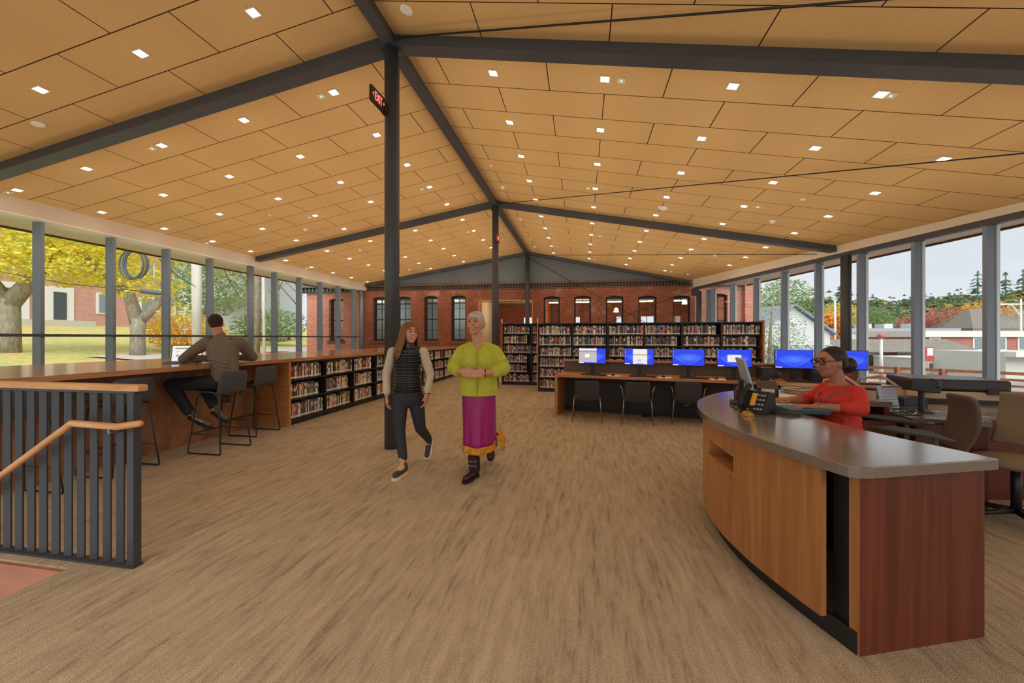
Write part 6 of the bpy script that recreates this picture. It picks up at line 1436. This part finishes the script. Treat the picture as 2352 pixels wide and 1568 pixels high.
def crown(b, c, r, h, mi, rnd, pine=False):
    if pine:
        for k in range(7):
            z = h*(k/7)*rnd.uniform(.85, 1.1); rr_ = r*(1-(k/7.4)**1.6)*rnd.uniform(.6, 1.2); n_ = 8
            for j in range(n_):
                a = 2*math.pi*j/n_+rnd.uniform(-.3, .3); L_ = rr_*rnd.uniform(.6, 1.1)
                b.add([(c[0], c[1], c[2]+z+r*.3), (c[0]+L_*math.cos(a-.25), c[1]+L_*math.sin(a-.25), c[2]+z), (c[0]+L_*1.1*math.cos(a), c[1]+L_*1.1*math.sin(a), c[2]+z-.1*r), (c[0]+L_*math.cos(a+.25), c[1]+L_*math.sin(a+.25), c[2]+z)], [(0, 1, 2), (0, 2, 3)], mi)
    else:
        for j in range(46):
            d_ = Vector((rnd.gauss(0, 1), rnd.gauss(0, 1), abs(rnd.gauss(0, 1))+.1)).normalized(); p_ = Vector((c[0]+d_.x*r, c[1]+d_.y*r, c[2]+d_.z*h)); s_ = r*.33*rnd.uniform(.6, 1.3)
            u_ = d_.cross(Vector((rnd.uniform(-1, 1), rnd.uniform(-1, 1), 1))).normalized(); w_ = (d_*.35+d_.cross(u_)).normalized()
            b.add([p_-u_*s_, p_-w_*s_*.8, p_+u_*s_, p_+w_*s_*.8], [(0, 1, 2, 3)], mi if rnd.random() < .8 else rnd.randrange(6))
for k in range(1500):
    a = rnd.random(); c = rnd.random()**.8
    x, y, z = hf(a, c); r = rnd.uniform(2.2, 4.2); pine = rnd.random() < .16
    cl = math.sin(a*23)+math.sin(a*9+c*7)
    mi = 1 if pine else rnd.choice((0, 5, 2, 5, 0) if cl > 0 else (2, 3, 0, 5, 4))
    crown(fb, (x, y, z), r*(.75 if pine else 1), r*(2.6 if pine else 1.3), mi, rnd, pine)
tag(fb.build('forest', HM), 'wooded autumn hillside of mixed green, gold and rust trees', 'forest', None, 'stuff')
for i, (px_, Zt, r, h, mm_, lab) in enumerate(((2165, 95, 5, 7.5, M_redl, 'red maple below the hill left of the right-hand mullion'), (2265, 92, 5.5, 8.5, M_org, 'orange maple right of the right-hand mullion'), (2095, 98, 4.5, 6, M_redl, 'smaller red maple beside the gold trees'), (1925, 80, 4, 8, leafm('muted_gold', (216, 200, 120), .2), 'golden tree left of the round column'), (1905, 62, 2.5, 6, M_org, 'pinkish orange tree beside the gabled house'), (2000, 95, 4.5, 8, M_gr1, 'broad green tree at the foot of the hill'), (1990, 88, 2.2, 4.5, leafm('muted_gold2', (216, 200, 120), .2), 'small yellow tree above the shop roofs'), (1800, 85, 6, 12, M_gr1, 'tall green tree behind the gabled house'))):
    p = C2W((px_-1176)/900*Zt, Zt, GR); rn = random.Random(i+40)
    tree('tree', lab, p, [([(0, 0, 0), (0, 0, h)], [.3, .15])], [(0, 0, h, r, r, r*.8), (r*.3, 0, h*.7, r*.8, r*.8, r*.5)], 2600, .28, [mm_, mm_, M_gr1 if mm_ is M_gr1 else mm_], 'single trees below the hill', seed=i+50)
for i, (px_, Zt, h) in enumerate(((2246, 190, 22), (2310, 190, 21), (1935, 150, 17), (2110, 180, 18), (2350, 190, 22))):
    z = (776-hillz(px_))/900*Zt+1.42-6; p = C2W((px_-1176)/900*Zt, Zt, z); t = thing('pine_tree', '%s pine on the hill skyline' % ['tallest', 'spreading', 'left-most', 'small', 'right-most'][i], 'tree', p, 0, 'skyline pines')
    MB().tube([(0, 0, 0), (0, 0, h*.6)], .25, 6).build('trunk', M_bark, t); b = MB(); crown(b, (0, 0, h*.15), 3.4, h*.5, 0, random.Random(i), True); b.build('foliage', [M_pine], t)
# lamps and added point fill in the old building behind the brick
M_tube = emis('warm_linear_lamp', (1.0, .78, .42), 6)
for x, nm in ((-1.15, 'leftmost'), (.0, 'second'), (1.4, 'third'), (2.8, 'fourth'), (4.2, 'rightmost')):
    t = thing('linear_lamp', 'glowing linear lamp behind the %s right-hand brick window' % nm, 'lamp', (x, 19.2, 3.12), 0, 'linear lamps behind the brick windows')
    MB().box(-.45, -.04, 0, .45, .04, .05).build('tube', M_tube, t); MB().tube([(0, 0, .05), (0, 0, .33)], .01, 6).build('rod', M_black, t)
for x, z in ((1.55, 2.62), (4.55, 2.95)):
    t = thing('pendant_lamp', 'white pendant lamp behind the %s brick window' % ('third right-hand' if x < 2 else 'rightmost'), 'lamp', (x, 18.8, z)); MB().lathe([(.12, 0), (.10, .12), (.06, .2)], n=18).build('shade', emis('warm_shade', (1, .84, .6), 2.5), t); MB().tube([(0, 0, .2), (0, 0, 3.45-z)], .006, 6).build('rod', M_black, t)
for x in (-11, -7, -3.6, 0, 3.5):
    ld = bpy.data.lights.new('inner_room_fill', 'POINT'); ld.energy = 120 if x > -5 else 70; ld.color = (1, .76, .50) if x > -5 else (.9, .95, 1); ld.shadow_soft_size = .2; lo = bpy.data.objects.new('inner_room_fill', ld); COL.objects.link(lo); lo.location = (x, 20.4, 2.9); lo.visible_glossy = False  # unseen point fill added to brighten the rooms behind the brick windows
o = thing('hall_downlight', 'round downlight in the hall ceiling beyond the brick doorway', 'ceiling light', (-3.4, 19.2, 3.44)); MB().lathe([(.09, -.01), (.09, .0)], n=16).build('lens', M_lamp, o)
